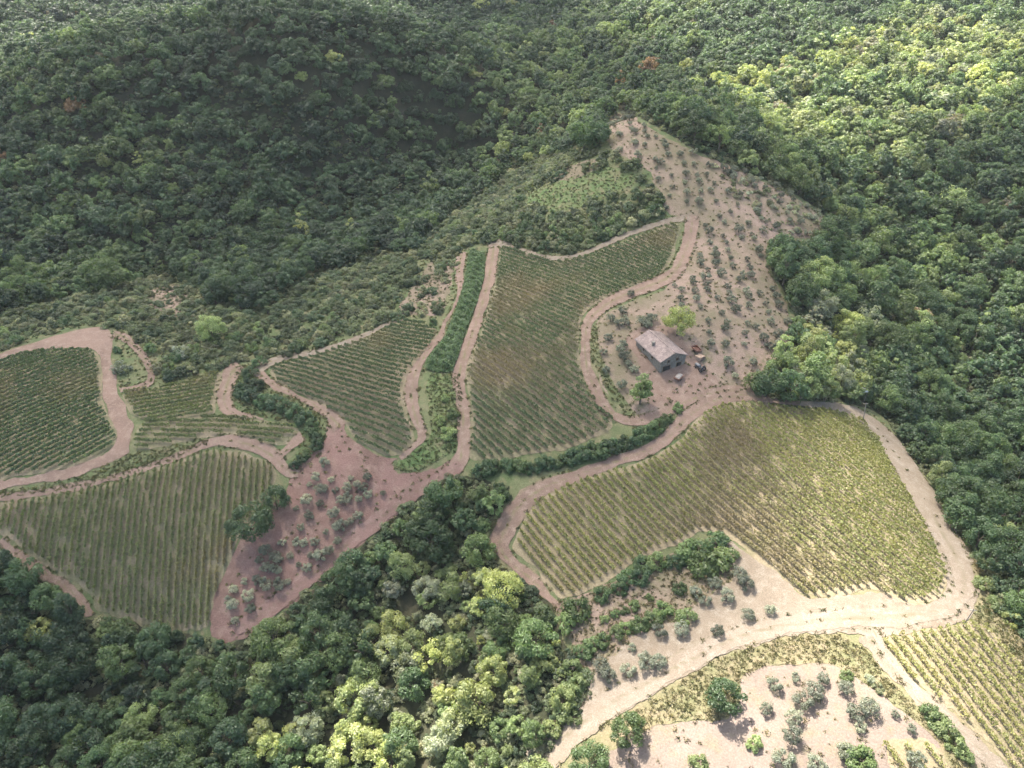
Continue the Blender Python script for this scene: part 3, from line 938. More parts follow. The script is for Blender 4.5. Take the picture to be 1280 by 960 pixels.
# ------------------------------------------------------------------ the woods
YELLOW_SUN_TINT = [(500,720),(600,700),(640,740),(600,800),(640,860),(580,960),(560,1020),(380,1020),(330,930),(440,860),(480,790)]  # yellow-green trees, their leaf tint raised further to stand in for sunshine
WARM_SUN_TINT = [(880,100),(960,90),(1150,20),(1280,60),(1280,160),(1160,200),(1040,210),(940,170)]  # sunlit slope: sunshine is partly put into a paler leaf tint
GROVE = [(930,440),(1030,390),(1095,430),(1065,505),(935,500)]

def forest():
    area = np.array([(-330, -15), (330, -15), (440, 250), (640, 560), (700, 880), (-700, 880), (-640, 560), (-420, 250)], float)
    def allowed(p, hh, f):
        P = np.c_[p, height(p)]
        px, py, dep = project(P)
        top = P.copy(); top[:, 2] += hh * f
        tx, ty, _ = project(top)
        ok = (px > -420) & (px < 1750) & (py < 1400)
        return ok & ~inside(np.c_[px, py], CLEAR) & ~inside(np.c_[tx, ty], CLEAR)
    p = poisson(area, 7.3, .36)
    pn = poisson(area, 5.9, .4)
    near_line = lambda a: a[:, 1] < 205 + 12 * np.sin(a[:, 0] * .05)
    p = np.vstack([p[~near_line(p)], pn[near_line(pn)]])
    n = len(p)
    scale = rng.uniform(.68, 1.28, n)
    scale = np.where(near_line(p), rng.uniform(.48, 1.06, n), scale)
    scale = np.where(rng.random(n) < .08, scale * 1.2, scale)
    keep = allowed(p, 9.5 * scale, .72)
    gapn = np.sin(p[:, 0] * .05 + 2 * np.sin(p[:, 1] * .03)) * np.sin(p[:, 1] * .06 + 2 * np.sin(p[:, 0] * .035))
    keep &= ~((gapn > .9) & (rng.random(n) < .6) & (p[:, 1] < 300))
    p, scale = p[keep], scale[keep]
    # young trees and bushes fill the woodland edge
    p2 = poisson(area, 4.0, .4)
    s2 = rng.uniform(.3, .5, len(p2))
    k2 = allowed(p2, 9.5 * s2, .75)
    p2, s2 = p2[k2], s2[k2]
    near = np.zeros(len(p2), bool)
    for i0 in range(0, len(p2), 400):
        d2 = ((p2[i0:i0 + 400, None] - p[None]) ** 2).sum(-1)
        near[i0:i0 + 400] = (d2 < (2.6 * scale[None] + 1.6) ** 2).any(1)
    p2, s2 = p2[~near], s2[~near]
    p, scale = np.vstack([p, p2]), np.concatenate([scale, s2])
    P = np.c_[p, height(p)]
    px, py, dep = project(P)
    keep = ~inside(np.c_[px, py], [(215,845),(255,840),(250,862),(205,872)])
    P, px, py, dep, scale, p = P[keep], px[keep], py[keep], dep[keep], scale[keep], p[keep]
    n = len(P)
    q = np.c_[px, py]
    tint = .27 + .10 * rng.normal(size=n) + .10 * np.sin(p[:, 0] * .021 + 1.5 * np.sin(p[:, 1] * .017))
    tint += .25 * inside(q, WARM_SUN_TINT) + .36 * inside(q, YELLOW_SUN_TINT) * rng.uniform(.4, 1.3, n) + .12 * inside(q, GROVE)
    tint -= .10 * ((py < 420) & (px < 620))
    far = rng.random(n)
    tint = np.clip(tint, .05, .72)
    scale = np.where(p[:, 1] > 545, scale * 1.3, scale)
    tint = np.where((far < .16) & (inside(q, WARM_SUN_TINT) | inside(q, YELLOW_SUN_TINT) | inside(q, GROVE)), .84, tint)
    tint = np.where((far > .16) & (far < .17), .66, tint)
    tint = np.where((far > .9965) & (py < 620), 1.06, tint)
    road_side = inside(q, [(640,770),(725,790),(740,850),(705,935),(660,1020),(590,1020),(620,900)])
    tint += .22 * road_side
    scale = np.where(road_side & (p[:, 1] < 220), scale * .62, np.where(inside(q, YELLOW_SUN_TINT), scale * .86, scale))
    kind = rng.choice(9, n, p=[.15, .14, .14, .13, .13, .12, .10, .05, .04])
    tint = np.where(kind == 7, tint - .08, tint)
    # the trees that show largest become things, the rest is the far-off wood
    seen = (px > -25) & (px < 1305) & (py > -20) & (py < 1010)
    size = np.where(seen, scale / dep, 0)
    order = np.argsort(-size)
    first = order[:WOOD_TREES]
    rest = order[WOOD_TREES:]
    tone = lambda t: 'dark green' if t < .2 else 'mid green' if t < .42 else 'light green' if t < .6 else 'yellow green' if t < .8 else 'silvery green' if t < .9 else 'russet'
    def place_of(x, y):
        if x > 900 and y < 505: return 'in the wood right of the olive hill'
        if x > 1100: return 'in the wood right of the road' if y < 640 else 'by the lower right road'
        if y > 860 and x < 330: return 'in the lower left corner wood'
        if x < 260: return 'in the wood below the left vineyard'
        if y > 850: return 'in the sunlit wood at the bottom'
        if x < 480: return 'in the wood below the reddish grove'
        return 'in the wooded strip beside the right vineyard' if y < 730 else 'in the wood left of the pale road'
    for i in first:
        sz = 'small' if scale[i] < .68 else 'tall narrow' if kind[i] == 7 else 'sparse' if kind[i] == 8 else 'tall' if kind[i] == 4 else 'broad' if scale[i] > .95 else 'rounded'
        pl = place_of(px[i], py[i])
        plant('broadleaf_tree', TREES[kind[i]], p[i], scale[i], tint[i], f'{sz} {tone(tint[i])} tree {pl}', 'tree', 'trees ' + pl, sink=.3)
    sc = np.c_[scale[rest], scale[rest], scale[rest] * rng.uniform(.85, 1.1, len(rest))]
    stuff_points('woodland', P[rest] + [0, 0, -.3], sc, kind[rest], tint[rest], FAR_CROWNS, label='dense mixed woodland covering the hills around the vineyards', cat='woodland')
    print('forest', n)
WOOD_TREES = 275
forest()
def wood_edge_growth():
    w = ground(densify(CLEAR, 6))[:, :2]
    area = np.array([(-260, 25), (260, 25), (300, 420), (-300, 420)], float)
    p = poisson(area, 2.1, .45)
    x, y, dep = project(np.c_[p, height(p)])
    q = np.c_[x, y]
    keep = (x > -60) & (x < 1340) & (y < 1040) & ~inside(q, CLEAR)
    p, q, dep = p[keep], q[keep], dep[keep]
    ed = edge_dist(p, w)
    keep = (ed < 14) | (rng.random(len(p)) < .5)
    p, ed = p[keep], ed[keep]
    s = rng.uniform(.6, 1.5, len(p))
    stuff_points('undergrowth', np.c_[p, height(p)], np.c_[s, s, s * .85], rng.integers(0, 5, len(p)), rng.uniform(.0, .75, len(p)), [b[0] for b in BUSHES], label='tangled undergrowth at the edges of the woods', cat='undergrowth')
    print('edge', len(p))
wood_edge_growth()

# ------------------------------------------------------------------ single trees that stand out
def tree_at(px, py, r, tint, label, k=0, hs=1.0, cat='tree', name='broadleaf_tree', group=None):
    g = ground([(px, py)])[0]
    pr = TREES[k]
    s = .86 * r / pr[2]
    o = plant(name, pr, g[:2], s * hs, tint, label, cat, group, wide=1 / hs, sink=.2)
    return o
tree_at(318, 676, 5.6, .12, 'big round dark green tree at the corner of the lower left vineyard', 6)
tree_at(347, 637, 3.3, .14, 'smaller dark tree just behind the big round dark tree', 5)
tree_at(2, 722, 4.2, .10, 'dark tree cut by the left edge beside the small track', 0)
tree_at(268, 426, 4.6, .66, 'bright yellow green tree in the scrub above the small vineyard', 6)
tree_at(846, 420, 4.6, .64, 'vivid lime yellow tree right behind the farmhouse', 6)
tree_at(800, 505, 2.6, .42, 'slim green tree below the farmhouse yard', 7, .8)
tree_at(668, 815, 4.5, .36, 'large round green tree left of the end of the lower track', 2)
tree_at(622, 768, 4.2, .12, 'dark bushy tree under the bend of the track', 0)
tree_at(903, 884, 3.5, .34, 'round green tree standing on the pale bank above the sunny grove', 2)
tree_at(783, 925, 3.2, .46, 'green tree casting a shadow on the pale path at the bottom', 0)
tree_at(735, 968, 3.8, .40, 'spreading green tree at the bottom edge beside the pale road', 6)
tree_at(668, 985, 3.4, .55, 'light green tree at the bottom edge left of the pale road', 5)
for q, (x, y, r, t, lab) in enumerate([
    (957, 496, 4.6, .26, 'dark rounded tree at the left end of the clump by the farm road'),
    (985, 502, 4.6, .22, 'dark tree in the middle of the clump by the farm road'),
    (975, 478, 4.6, .52, 'light green tree behind the clump by the farm road'),
    (1012, 482, 4.8, .55, 'pale sunlit tree behind the clump by the farm road'),
    (1030, 503, 3.4, .50, 'bright small tree at the right end of the clump by the farm road'),
    (940, 488, 2.8, .50, 'small bright tree at the far left tip of the road clump')]):
    tree_at(x, y, r, t, lab, q)
for q, (x, y, r, t) in enumerate([(340, 350, 4.8, .12), (320, 362, 4.2, .22), (368, 352, 4.4, .3), (300, 345, 4.0, .25), (388, 338, 4.5, .2), (285, 380, 3.4, .3), (355, 330, 4.6, .15)]):
    tree_at(x, y, r, t, f'tree at the valley wood edge above the scrub, {nth(q + 1)} nearest to the yellow green tree' if q else 'darkest tree at the valley wood edge above the scrub', q % 7, group='valley edge trees')

# ------------------------------------------------------------------ olives
def olive(px=None, py=None, xy=None, r=1.9, label='', group=None, tint=None, k=None):
    g = ground([(px, py)])[0, :2] if xy is None else xy
    k = rng.integers(0, 5) if k is None else k
    pr = OLIVES[k]
    plant('olive_tree', pr, g, .76 * r / pr[2], rng.uniform(.25, .8) if tint is None else tint, label, 'olive tree', group)

def band_label(pts, what, where):
    """labels by place in the grove: bands from top to bottom, counted from the left"""
    pts = np.asarray(pts, float)
    order = np.argsort(pts[:, 1])
    nb = max(1, round(len(pts) / 6))
    labs = [''] * len(pts)
    for b, ch in enumerate(np.array_split(order, nb)):
        for j, i in enumerate(ch[np.argsort(pts[ch, 0])]):
            labs[i] = f'{what} {where}, {nth(j + 1)} from left in its {nth(b + 1)} band down'
    return labs

z11 = [(500,220),(540,160),(570,230),(540,270),(520,285),(660,220),(690,250),(740,220),(810,290),(695,400),(410,360),(430,450),(410,520),(445,525),(310,590),(330,600),(625,450),(600,515),(545,470),(525,590),(460,640),(190,770),(120,810),(130,880),(270,640),(315,650),(370,700),(270,720),(120,740),(610,330),(645,320),(580,390),(495,520),(740,300)]
z11 += [(470,250),(590,280),(720,270),(640,270),(455,330),(520,340),(470,400),(345,520),(380,580),(270,560),(480,580),(560,560),(660,420),(600,450),(420,620),(230,700),(200,830),(330,720),(170,700),(95,790),(240,600),(700,320)]
pts = [(260 + x / 3.693, 540 + y / 3.693) for x, y in z11]
for (x, y), lab in zip(pts, band_label(pts, 'grey olive', 'on reddish soil')):
    olive(x, y, r=rng.uniform(.9, 2.0), label=lab, group='olives on the reddish soil')
sun_ol = [(967,860,1.5),(957,890,1.4),(993,849,1.0),(1014,870,2.0),(1002,882,1.9),(1027,852,1.4),(1056,864,1.5),(1085,890,1.9),(1069,897,2.0),(990,902,1.8),(986,924,1.9),(978,954,2.0),(1018,960,1.9),(1118,895,.9),(1055,944,1.9),(1138,914,1.0),(1143,955,1.8),(1074,912,1.2)]
for (x, y, r), lab in zip(sun_ol, band_label([(a, b) for a, b, _ in sun_ol], 'silvery olive', 'in the sunlit grove')):
    olive(x, y, r=r * 1.05, label=lab, group='olives in the sunlit grove', tint=rng.uniform(.3, .6))
mid_ol = [(892,734,1.7),(922,723,1.8),(931,736,2.0),(907,751,1.8),(869,745,1.5),(881,755,1.4),(933,773,1.5),(896,793,1.5),(850,791,1.7),(824,793,1.6),(807,833,2.1),(823,833,1.7),(785,842,1.6),(750,837,1.8),(760,850,1.8),(961,765,1.3),(789,813,1.0)]
for (x, y, r), lab in zip(mid_ol, band_label([(a, b) for a, b, _ in mid_ol], 'olive', 'on the pale slope')):
    olive(x, y, r=r * 1.05, label=lab, group='olives on the pale slope', tint=rng.uniform(.25, .6))
yard_ol = [(763,402,1.6),(778,392,1.8),(781,406,1.9),(773,408,1.6),(802,408,2.2),(815,403,2.0),(809,410,1.8),(788,370,1.4),(760,426,1.7),(754,443,1.3),(775,440,1.8),(781,450,2.0),(779,433,1.5),(792,466,1.6),(757,466,1.5),(776,485,1.8),(786,458,1.4)]
for (x, y, r), lab in zip(yard_ol, band_label([(a, b) for a, b, _ in yard_ol], 'olive', 'left of the farmhouse')):
    olive(x, y, r=r, label=lab, group='olives beside the farmhouse', tint=rng.uniform(.0, .35))

OLIVE_GAP = 5.4
def hill_orchard():
    poly = ground(densify(ORCHARD, 8))[:, :2]
    skip = [ground(densify(s, 8))[:, :2] for s in (YARD, strip(TRACKS[12][2]))]
    house_px = [(735,390),(790,372),(838,358),(852,400),(845,404),(790,412),(800,520),(770,520),(740,460)]
    a, b = ground([(862, 300), (915, 470)])[:, :2]
    d = (b - a) / np.linalg.norm(b - a)
    nrm = np.array([-d[1], d[0]])
    if nrm[0] < 0:
        nrm = -nrm
    s0 = (poly @ nrm).min(); t0, t1 = (poly @ d).min(), (poly @ d).max()
    cnt = 0
    rowi = 0
    for off in np.arange(s0 + 2, (poly @ nrm).max(), OLIVE_GAP):
        rowi += 1
        c = 0
        for t in np.arange(t1 - 2, t0, -5.0):
            q = nrm * (off + rng.normal() * .85) + d * (t + rng.normal() * 1.0)
            if not inside(q, poly)[0] or edge_dist(q, poly)[0] < 1.0 or any(inside(q, s)[0] or edge_dist(q, s)[0] < 2.2 for s in skip):
                continue
            g = np.r_[q, height([q])[0]]
            x, y, _ = project(g[None])
            if inside((x[0], y[0]), house_px)[0] or (x[0] < 835 and y[0] > 350):
                continue
            if rng.random() < .10:
                continue
            c += 1
            cnt += 1
            up = 'upper' if y[0] < 300 else 'lower'
            olive(xy=q, r=rng.uniform(1.05, 2.1) * (1.0 if y[0] > 290 else .92), tint=rng.uniform(-.05, .55), label=f'hill orchard olive, {nth(c)} tree up the {nth(rowi)} row from left', group='olives of the hill orchard')
    print('hill olives', cnt)
hill_orchard()

# ------------------------------------------------------------------ shrubs
shr = {'n': 0}
def shrub(px, py, r, tint, label, group=None, green=True, xy=None, hs=1.0, name='shrub'):
    g = ground([(px, py)])[0, :2] if xy is None else xy
    pool = GREENBUSH if green else BUSHES
    shr['n'] += 1
    return plant(name, pool[rng.integers(0, len(pool))], g, .78 * r * hs, tint, label, 'shrub', group, wide=1 / hs, parts=('foliage', 'stem'))

row1 = [(752,746,2.2,.3),(774,739,2.0,.18),(782,726,2.5,.22),(800,724,2.4,.18),(802,709,2.5,.3),(820,708,2.8,.28),(844,706,2.4,.1),(857,694,3.2,.24),(872,692,3.2,.2),(894,684,3.3,.18),(879,714,3.6,.32),(901,705,3.3,.34),(911,699,2.4,.34)]
for q, (x, y, r, t) in enumerate(row1):
    shrub(x, y, r, t + .10, f'bushy shrub below the right vineyard, {nth(q + 1)} from the left of its line', 'shrubs along the lower edge of the right vineyard')
row2 = [(721,766,3.6,.3),(708,784,3.2,.22),(756,775,1.3,.4),(769,769,1.3,.35),(781,765,1.2,.4),(793,760,1.7,.35),(812,748,1.2,.45),(828,766,2.5,.3),(850,739,1.9,.3),(857,775,2.7,.38),(800,785,2.3,.32),(815,777,2.4,.36)]
for q, (x, y, r, t) in enumerate(row2):
    shrub(x, y, r * .9, t + .12, f'shrub on the bare terrace edge, {nth(q + 1)} from the left of the middle line', 'shrubs along the terrace edge')
row3 = [(728,820,2.3,.45),(741,809,2.2,.42),(754,804,2.0,.4),(771,794,1.9,.42),(782,787,1.6,.4),(716,838,2.3,.5),(725,856,2.2,.6),(712,868,2.5,.6),(700,895,2.4,.6),(690,915,2.2,.66),(718,900,1.6,.6)]
for q, (x, y, r, t) in enumerate(row3):
    shrub(x, y, r, t, f'pale green shrub along the wood edge, {nth(q + 1)} in the lowest terrace line', 'shrubs of the lowest terrace line')
hed = densify(np.array([(600,592),(622,587),(660,587),(692,582),(722,574),(760,564),(790,555),(815,542),(834,524),(847,512)], float), 9, False)
for q, (x, y) in enumerate(hed):
    shrub(x + rng.normal() * 1.5, y + rng.normal() * 1.0, rng.uniform(2.1, 3.0) if x < 825 else rng.uniform(1.3, 2.0), rng.uniform(.15, .4), f'hedge shrub between the central and right vineyards, {nth(q + 1)} from the left', 'hedge shrubs under the central vineyard', name='hedge_shrub')
dk = [(325,457,2.6),(314,470,2.8),(308,486,3.0),(316,500,3.2),(331,505,3.0),(345,508,3.0),(358,513,2.8),(370,519,2.8),(381,528,2.9),(391,538,2.6),(398,551,2.2),(396,560,2.0),(302,495,2.2),(323,485,2.6),(376,578,1.8),(368,584,1.6),(384,570,1.7)]
for q, (x, y, r) in enumerate(dk):
    shrub(x, y, r, rng.uniform(.08, .3), f'dark dense shrub right of the small vineyard, {nth(q + 1)} along its curved line', 'dark shrubs beside the small vineyard')
for q, (x, y, r, t, gr, lab) in enumerate([
    (155, 464, 3.1, .98, False, 'round grey shrub inside the loop of the track'),
    (148, 440, 1.7, .2, True, 'small dark shrub at the top of the track loop'),
    (226, 444, 3.4, 1.05, False, 'wide pale blue green shrub in the scrub'),
    (212, 462, 2.2, .5, True, 'bright green shrub above the small vineyard'),
    (240, 468, 2.4, .85, False, 'grey shrub at the top edge of the small vineyard'),
    (541, 405, 1.8, .3, True, 'single dark shrub at the top corner of the triangular vineyard'),
    (873, 956, 1.8, .55, True, 'small round bush at the bottom edge of the pale path'),
    (942, 931, 1.7, .52, True, 'small round green bush with a clear shadow on pale soil'),
    (1076, 956, 2.8, .42, True, 'broad green bush at the bottom of the sunny grove'),
    (1062, 945, 2.0, .5, False, 'greyish bush beside the broad green bush'),
    (1160, 893, 1.8, .48, True, 'green bush at the top of the bank by the corner vineyard'),
    (1170, 905, 2.1, .45, True, 'second green bush down the bank by the corner vineyard'),
    (1181, 918, 2.2, .5, True, 'third green bush down the bank by the corner vineyard'),
    (1193, 933, 2.1, .5, True, 'fourth green bush down the bank by the corner vineyard'),
    (1204, 948, 1.7, .56, True, 'lowest green bush down the bank by the corner vineyard'),
    (1058, 848, 1.4, .5, True, 'light green bush at the top rim of the sunny grove'),
    (1085, 850, 1.2, .8, False, 'dry bush on the rim of the sunny grove'),
    (1097, 862, 1.3, .75, False, 'olive brown bush right of the sunny grove rim'),
    (560, 545, 2.4, .45, True, 'bright leafy shrub between the two tracks'),
    (551, 530, 2.0, .5, True, 'light green shrub above the leafy shrub between tracks'),
    (566, 520, 1.9, .42, True, 'green shrub beside the right track of the pair'),
    (556, 500, 1.6, .55, True, 'small yellowish shrub under the long hedge'),
    (1120, 518, 2.4, .2, True, 'dark shrub where the right road bends by the wood'),
    (1085, 500, 2.2, .4, True, 'shrub behind the white roofed shelter'),
    (1228, 735, 2.4, .55, True, 'sunlit shrub at the right road corner'),
    (1247, 760, 2.4, .6, True, 'sunlit shrub above the corner vineyard'),
    (1262, 778, 2.2, .62, True, 'pale shrub beside the right side of the corner vineyard')]):
    shrub(x, y, r, t, lab, green=gr)

def scrub_growth():
    poly = ground(densify(SCRUB, 8))[:, :2]
    mead = ground(densify(MEADOW, 8))[:, :2]
    loop = ground([(135, 412), (165, 415), (200, 470), (195, 490), (148, 492)])[:, :2]
    p = poisson(poly, 3.7, .42)
    x, y, dep = project(np.c_[p, height(p)])
    keep = ~inside(p, mead) & ~inside(p, loop) & (edge_dist(p, poly) > 1.2)
    bare = inside(np.c_[x, y], [(530,330),(570,325),(562,375),(545,395),(515,392),(490,395)]) & (rng.random(len(p)) < .75)
    bare |= inside(np.c_[x, y], BANK3) & (rng.random(len(p)) < .6)
    bare |= inside(np.c_[x, y], [(180,362),(225,352),(240,375),(225,395),(190,390)]) & (rng.random(len(p)) < .7)
    keep &= ~bare & (rng.random(len(p)) < .9)
    p, x, y, dep = p[keep], x[keep], y[keep], dep[keep]
    n = len(p)
    r = rng.uniform(1.0, 2.7, n)
    belt = inside(np.c_[x, y], [(560,300),(600,250),(650,262),(700,268),(770,255),(828,240),(830,275),(745,306),(690,322)])
    r = np.where(belt, rng.uniform(1.8, 3.4, n), r)
    seen = (x > -10) & (x < 1290)
    order = np.argsort(-np.where(seen, r / dep, 0))
    first, rest = order[:150], order[150:]
    def where(a, b):
        if a > 560: return 'in the belt of bushes above the central vineyard'
        if a > 400: return 'on the slope above the triangular vineyard'
        if a > 230: return 'in the scrub above the small vineyard'
        return 'in the scrub beyond the left track'
    names = ['dark', 'green', 'olive green', 'greyish', 'grey green']
    for i in first:
        green = rng.random() < (.6 if belt[i] else .4)
        t = rng.uniform(.15, .5) if green else rng.uniform(.1, .7)
        tone = names[min(4, int(t * 5))] if not green else ('dark green' if t < .28 else 'leafy green')
        shrub(0, 0, r[i], t, f"{'large' if r[i] > 2.2 else 'low' if r[i] < 1.6 else 'middling'} {tone} shrub {where(x[i], y[i])}", 'scrub bushes ' + where(x[i], y[i]), green, xy=p[i])
    # grey scrub creeping over the right flank of the olive hill
    q2 = poisson(ground(densify([(878,192),(930,212),(985,239),(1044,283),(1012,302),(962,290),(938,262),(905,232)], 8))[:, :2], 3.2, .45)
    q2 = q2[rng.random(len(q2)) < .7]
    r2 = rng.uniform(.5, 1.5, len(q2))
    stuff_points('undergrowth', np.c_[q2, height(q2)], np.c_[r2, r2, r2 * .8], rng.integers(0, 5, len(q2)), rng.uniform(.35, 1.0, len(q2)), [b[0] for b in BUSHES], label='grey scrub creeping over the right flank of the olive hill', cat='undergrowth')
    if len(rest):
        s = r[rest]
        stuff_points('undergrowth', np.c_[p[rest], height(p[rest])], np.c_[s, s, s * .9], rng.integers(0, 5, len(rest)), rng.uniform(.05, .6, len(rest)), [b[0] for b in BUSHES], label='low tangled undergrowth over the scrubby slopes', cat='undergrowth')
    print('scrub', n)
scrub_growth()

# long dense hedge between the two climbing tracks
def long_hedge():
    px = [(587,314),(606,318),(605,347),(596,380),(582,413),(574,443),(565,466),(547,467),(531,462),(534,450),(557,423),(568,393),(580,357)]
    poly = ground(densify(px, 5))[:, :2]
    x0, y0 = poly.min(0); x1, y1 = poly.max(0)
    n = 60000
    q = np.c_[rng.uniform(x0, x1, n), rng.uniform(y0, y1, n)]
    q = q[inside(q, poly)]
    ed = edge_dist(q, poly)
    top = np.minimum(2.6, .9 + ed * .9) * (.85 + .34 * np.sin(q[:, 0] * 1.1 + q[:, 1] * .6) * np.sin(q[:, 1] * .9) + rng.normal(size=len(q)) * .06)
    zz = top * rng.uniform(.55, 1.0, len(q)) ** .5
    mid = poly.mean(0)
    z0 = height([mid])[0]
    C = np.c_[q - mid, height(q) - z0 + zz]
    Nn = np.c_[rng.normal(size=(len(q), 2)) * .6, np.ones(len(q))]
    o = bpy.data.objects.new('hedge', mesh_np('hedge', *leaves_np(C, Nn, .3 * rng.uniform(.6, 1.4, len(q))), M['leaf']))
    o.location = (*mid, z0)
    o['tint'] = .27
    link(o)
    tag(o, 'long dense dark green hedge between the two climbing tracks', 'hedge')
long_hedge()

# ------------------------------------------------------------------ grasses along tracks and banks
def tuft_mesh():
    n = 26
    C = np.c_[rng.normal(size=(n, 2)) * .28, rng.uniform(.05, .3, n)]
    Nn = np.c_[rng.normal(size=(n, 2)), rng.uniform(.0, .7, n)]
    return mesh_np('tuft', *leaves_np(C, Nn, .16 * rng.uniform(.6, 1.5, n)), M['dry'])
def grasses():
    P, T = [], []
    def fill(px, spacing, tlo, thi, thin=0.0):
        w = ground(densify(px, 6))[:, :2]
        p = poisson(w, spacing, .5)
        p = p[rng.random(len(p)) > thin]
        P.append(p); T.append(rng.uniform(tlo, thi, len(p)))
    fill(BAND, .8, .35, 1.0)
    fill(VERGE1, .9, .0, .5); fill(VERGE2, .9, -.1, .3); fill(VERGE3, 1.0, 0, .6); fill(VERGE4, 1.0, 0, .5)
    fill(BROWN, 1.0, .1, .8, .25); fill(SUNORCH, 1.8, .4, 1.0, .75); fill(ORCHARD, 2.0, .1, .9, .5); fill(PINK, 2.2, .2, .9, .7)
    fill(SCRUB, 1.7, -.3, .35, .2); fill(MEADOW, 1.5, .0, .45, .35)
    fill([(1226,745),(1250,768),(1295,815),(1345,880),(1335,895),(1280,836),(1237,786),(1214,774)], .8, .1, .6)
    fill([(1190,650),(1200,660),(1232,722),(1228,735),(1214,705)], .8, .4, 1.0)
    for kind, mat, pts in TRACKS:
        if kind != 'line':
            continue
        pts = np.array(pts, float)
        w = pts.copy(); w[:, 2] = w[:, 2] + 4
        ring = ground(densify(strip(w), 5))[:, :2]
        core = ground(densify(strip(pts), 5))[:, :2]
        p = poisson(ring, 1.0, .5)
        p = p[~inside(p, core)]
        P.append(p); T.append(rng.uniform(.05, .7, len(p)))
        # grassy strip between the wheel ruts
        c = pts.copy(); c[:, 2] = c[:, 2] * .16
        p = poisson(ground(densify(strip(c), 5))[:, :2], 1.0, .5)
        p = p[rng.random(len(p)) < .12]
        P.append(p); T.append(rng.uniform(.3, .9, len(p)))
    p = np.vstack(P); t = np.concatenate(T)
    s = rng.uniform(.45, 1.25, len(p))
    stuff_points('grass', np.c_[p, height(p) + .1], np.c_[s, s, s], rng.integers(0, 4, len(p)), t, [tuft_mesh() for _ in range(4)], label='dry grass tufts along the tracks and banks', cat='grass')
    print('tufts', len(p))
grasses()

# ------------------------------------------------------------------ farmhouse
def stone_mat(name, c1, c2, mortar):
    m, nt, ln = new_mat(name)
    out = N(nt, 'ShaderNodeOutputMaterial')
    tc = N(nt, 'ShaderNodeTexCoord')
    vo = N(nt, 'ShaderNodeTexVoronoi', Scale=2.4, Randomness=.9)
    ln.new(tc.outputs['Object'], vo.inputs['Vector'])
    no = N(nt, 'ShaderNodeTexNoise', Scale=.7, Detail=6.0, Roughness=.7)
    ln.new(tc.outputs['Object'], no.inputs['Vector'])
    r = ramp(nt, [(.25, c1), (.7, c2), (.9, mortar)])
    c = mixc(nt, ln, .55, vo.outputs['Color'], no.outputs['Color'])
    bw = N(nt, 'ShaderNodeRGBToBW')
    ln.new(c, bw.inputs[0])
    ln.new(bw.outputs[0], r.inputs[0])
    p = N(nt, 'ShaderNodeBsdfPrincipled', Roughness=.95)
    ln.new(r.outputs[0], p.inputs['Base Color'])
    b = N(nt, 'ShaderNodeBump', Strength=.6, Distance=.06)
    ln.new(vo.outputs['Distance'], b.inputs['Height'])
    ln.new(b.outputs[0], p.inputs['Normal'])
    ln.new(p.outputs[0], out.inputs['Surface'])
    return m

def tile_mat():
    m, nt, ln = new_mat('weathered_roof_tiles')
    out = N(nt, 'ShaderNodeOutputMaterial')
    tc = N(nt, 'ShaderNodeTexCoord')
    no = N(nt, 'ShaderNodeTexNoise', Scale=.8, Detail=6.0, Roughness=.75)
    ln.new(tc.outputs['Object'], no.inputs['Vector'])
    n2 = N(nt, 'ShaderNodeTexNoise', Scale=5.0, Detail=3.0, Roughness=.7)
    ln.new(tc.outputs['Object'], n2.inputs['Vector'])
    r = ramp(nt, [(.32, (.15, .125, .115)), (.5, (.25, .195, .18)), (.66, (.32, .265, .25))])
    ln.new(no.outputs['Fac'], r.inputs[0])
    r2 = ramp(nt, [(.35, (.6, .58, .56)), (.6, (1.1, 1.08, 1.06))])
    ln.new(n2.outputs['Fac'], r2.inputs[0])
    c = mixc(nt, ln, 1.0, r.outputs[0], r2.outputs[0], 'MULTIPLY')
    p = N(nt, 'ShaderNodeBsdfPrincipled', Roughness=.9)
    ln.new(c, p.inputs['Base Color'])
    ln.new(p.outputs[0], out.inputs['Surface'])
    return m

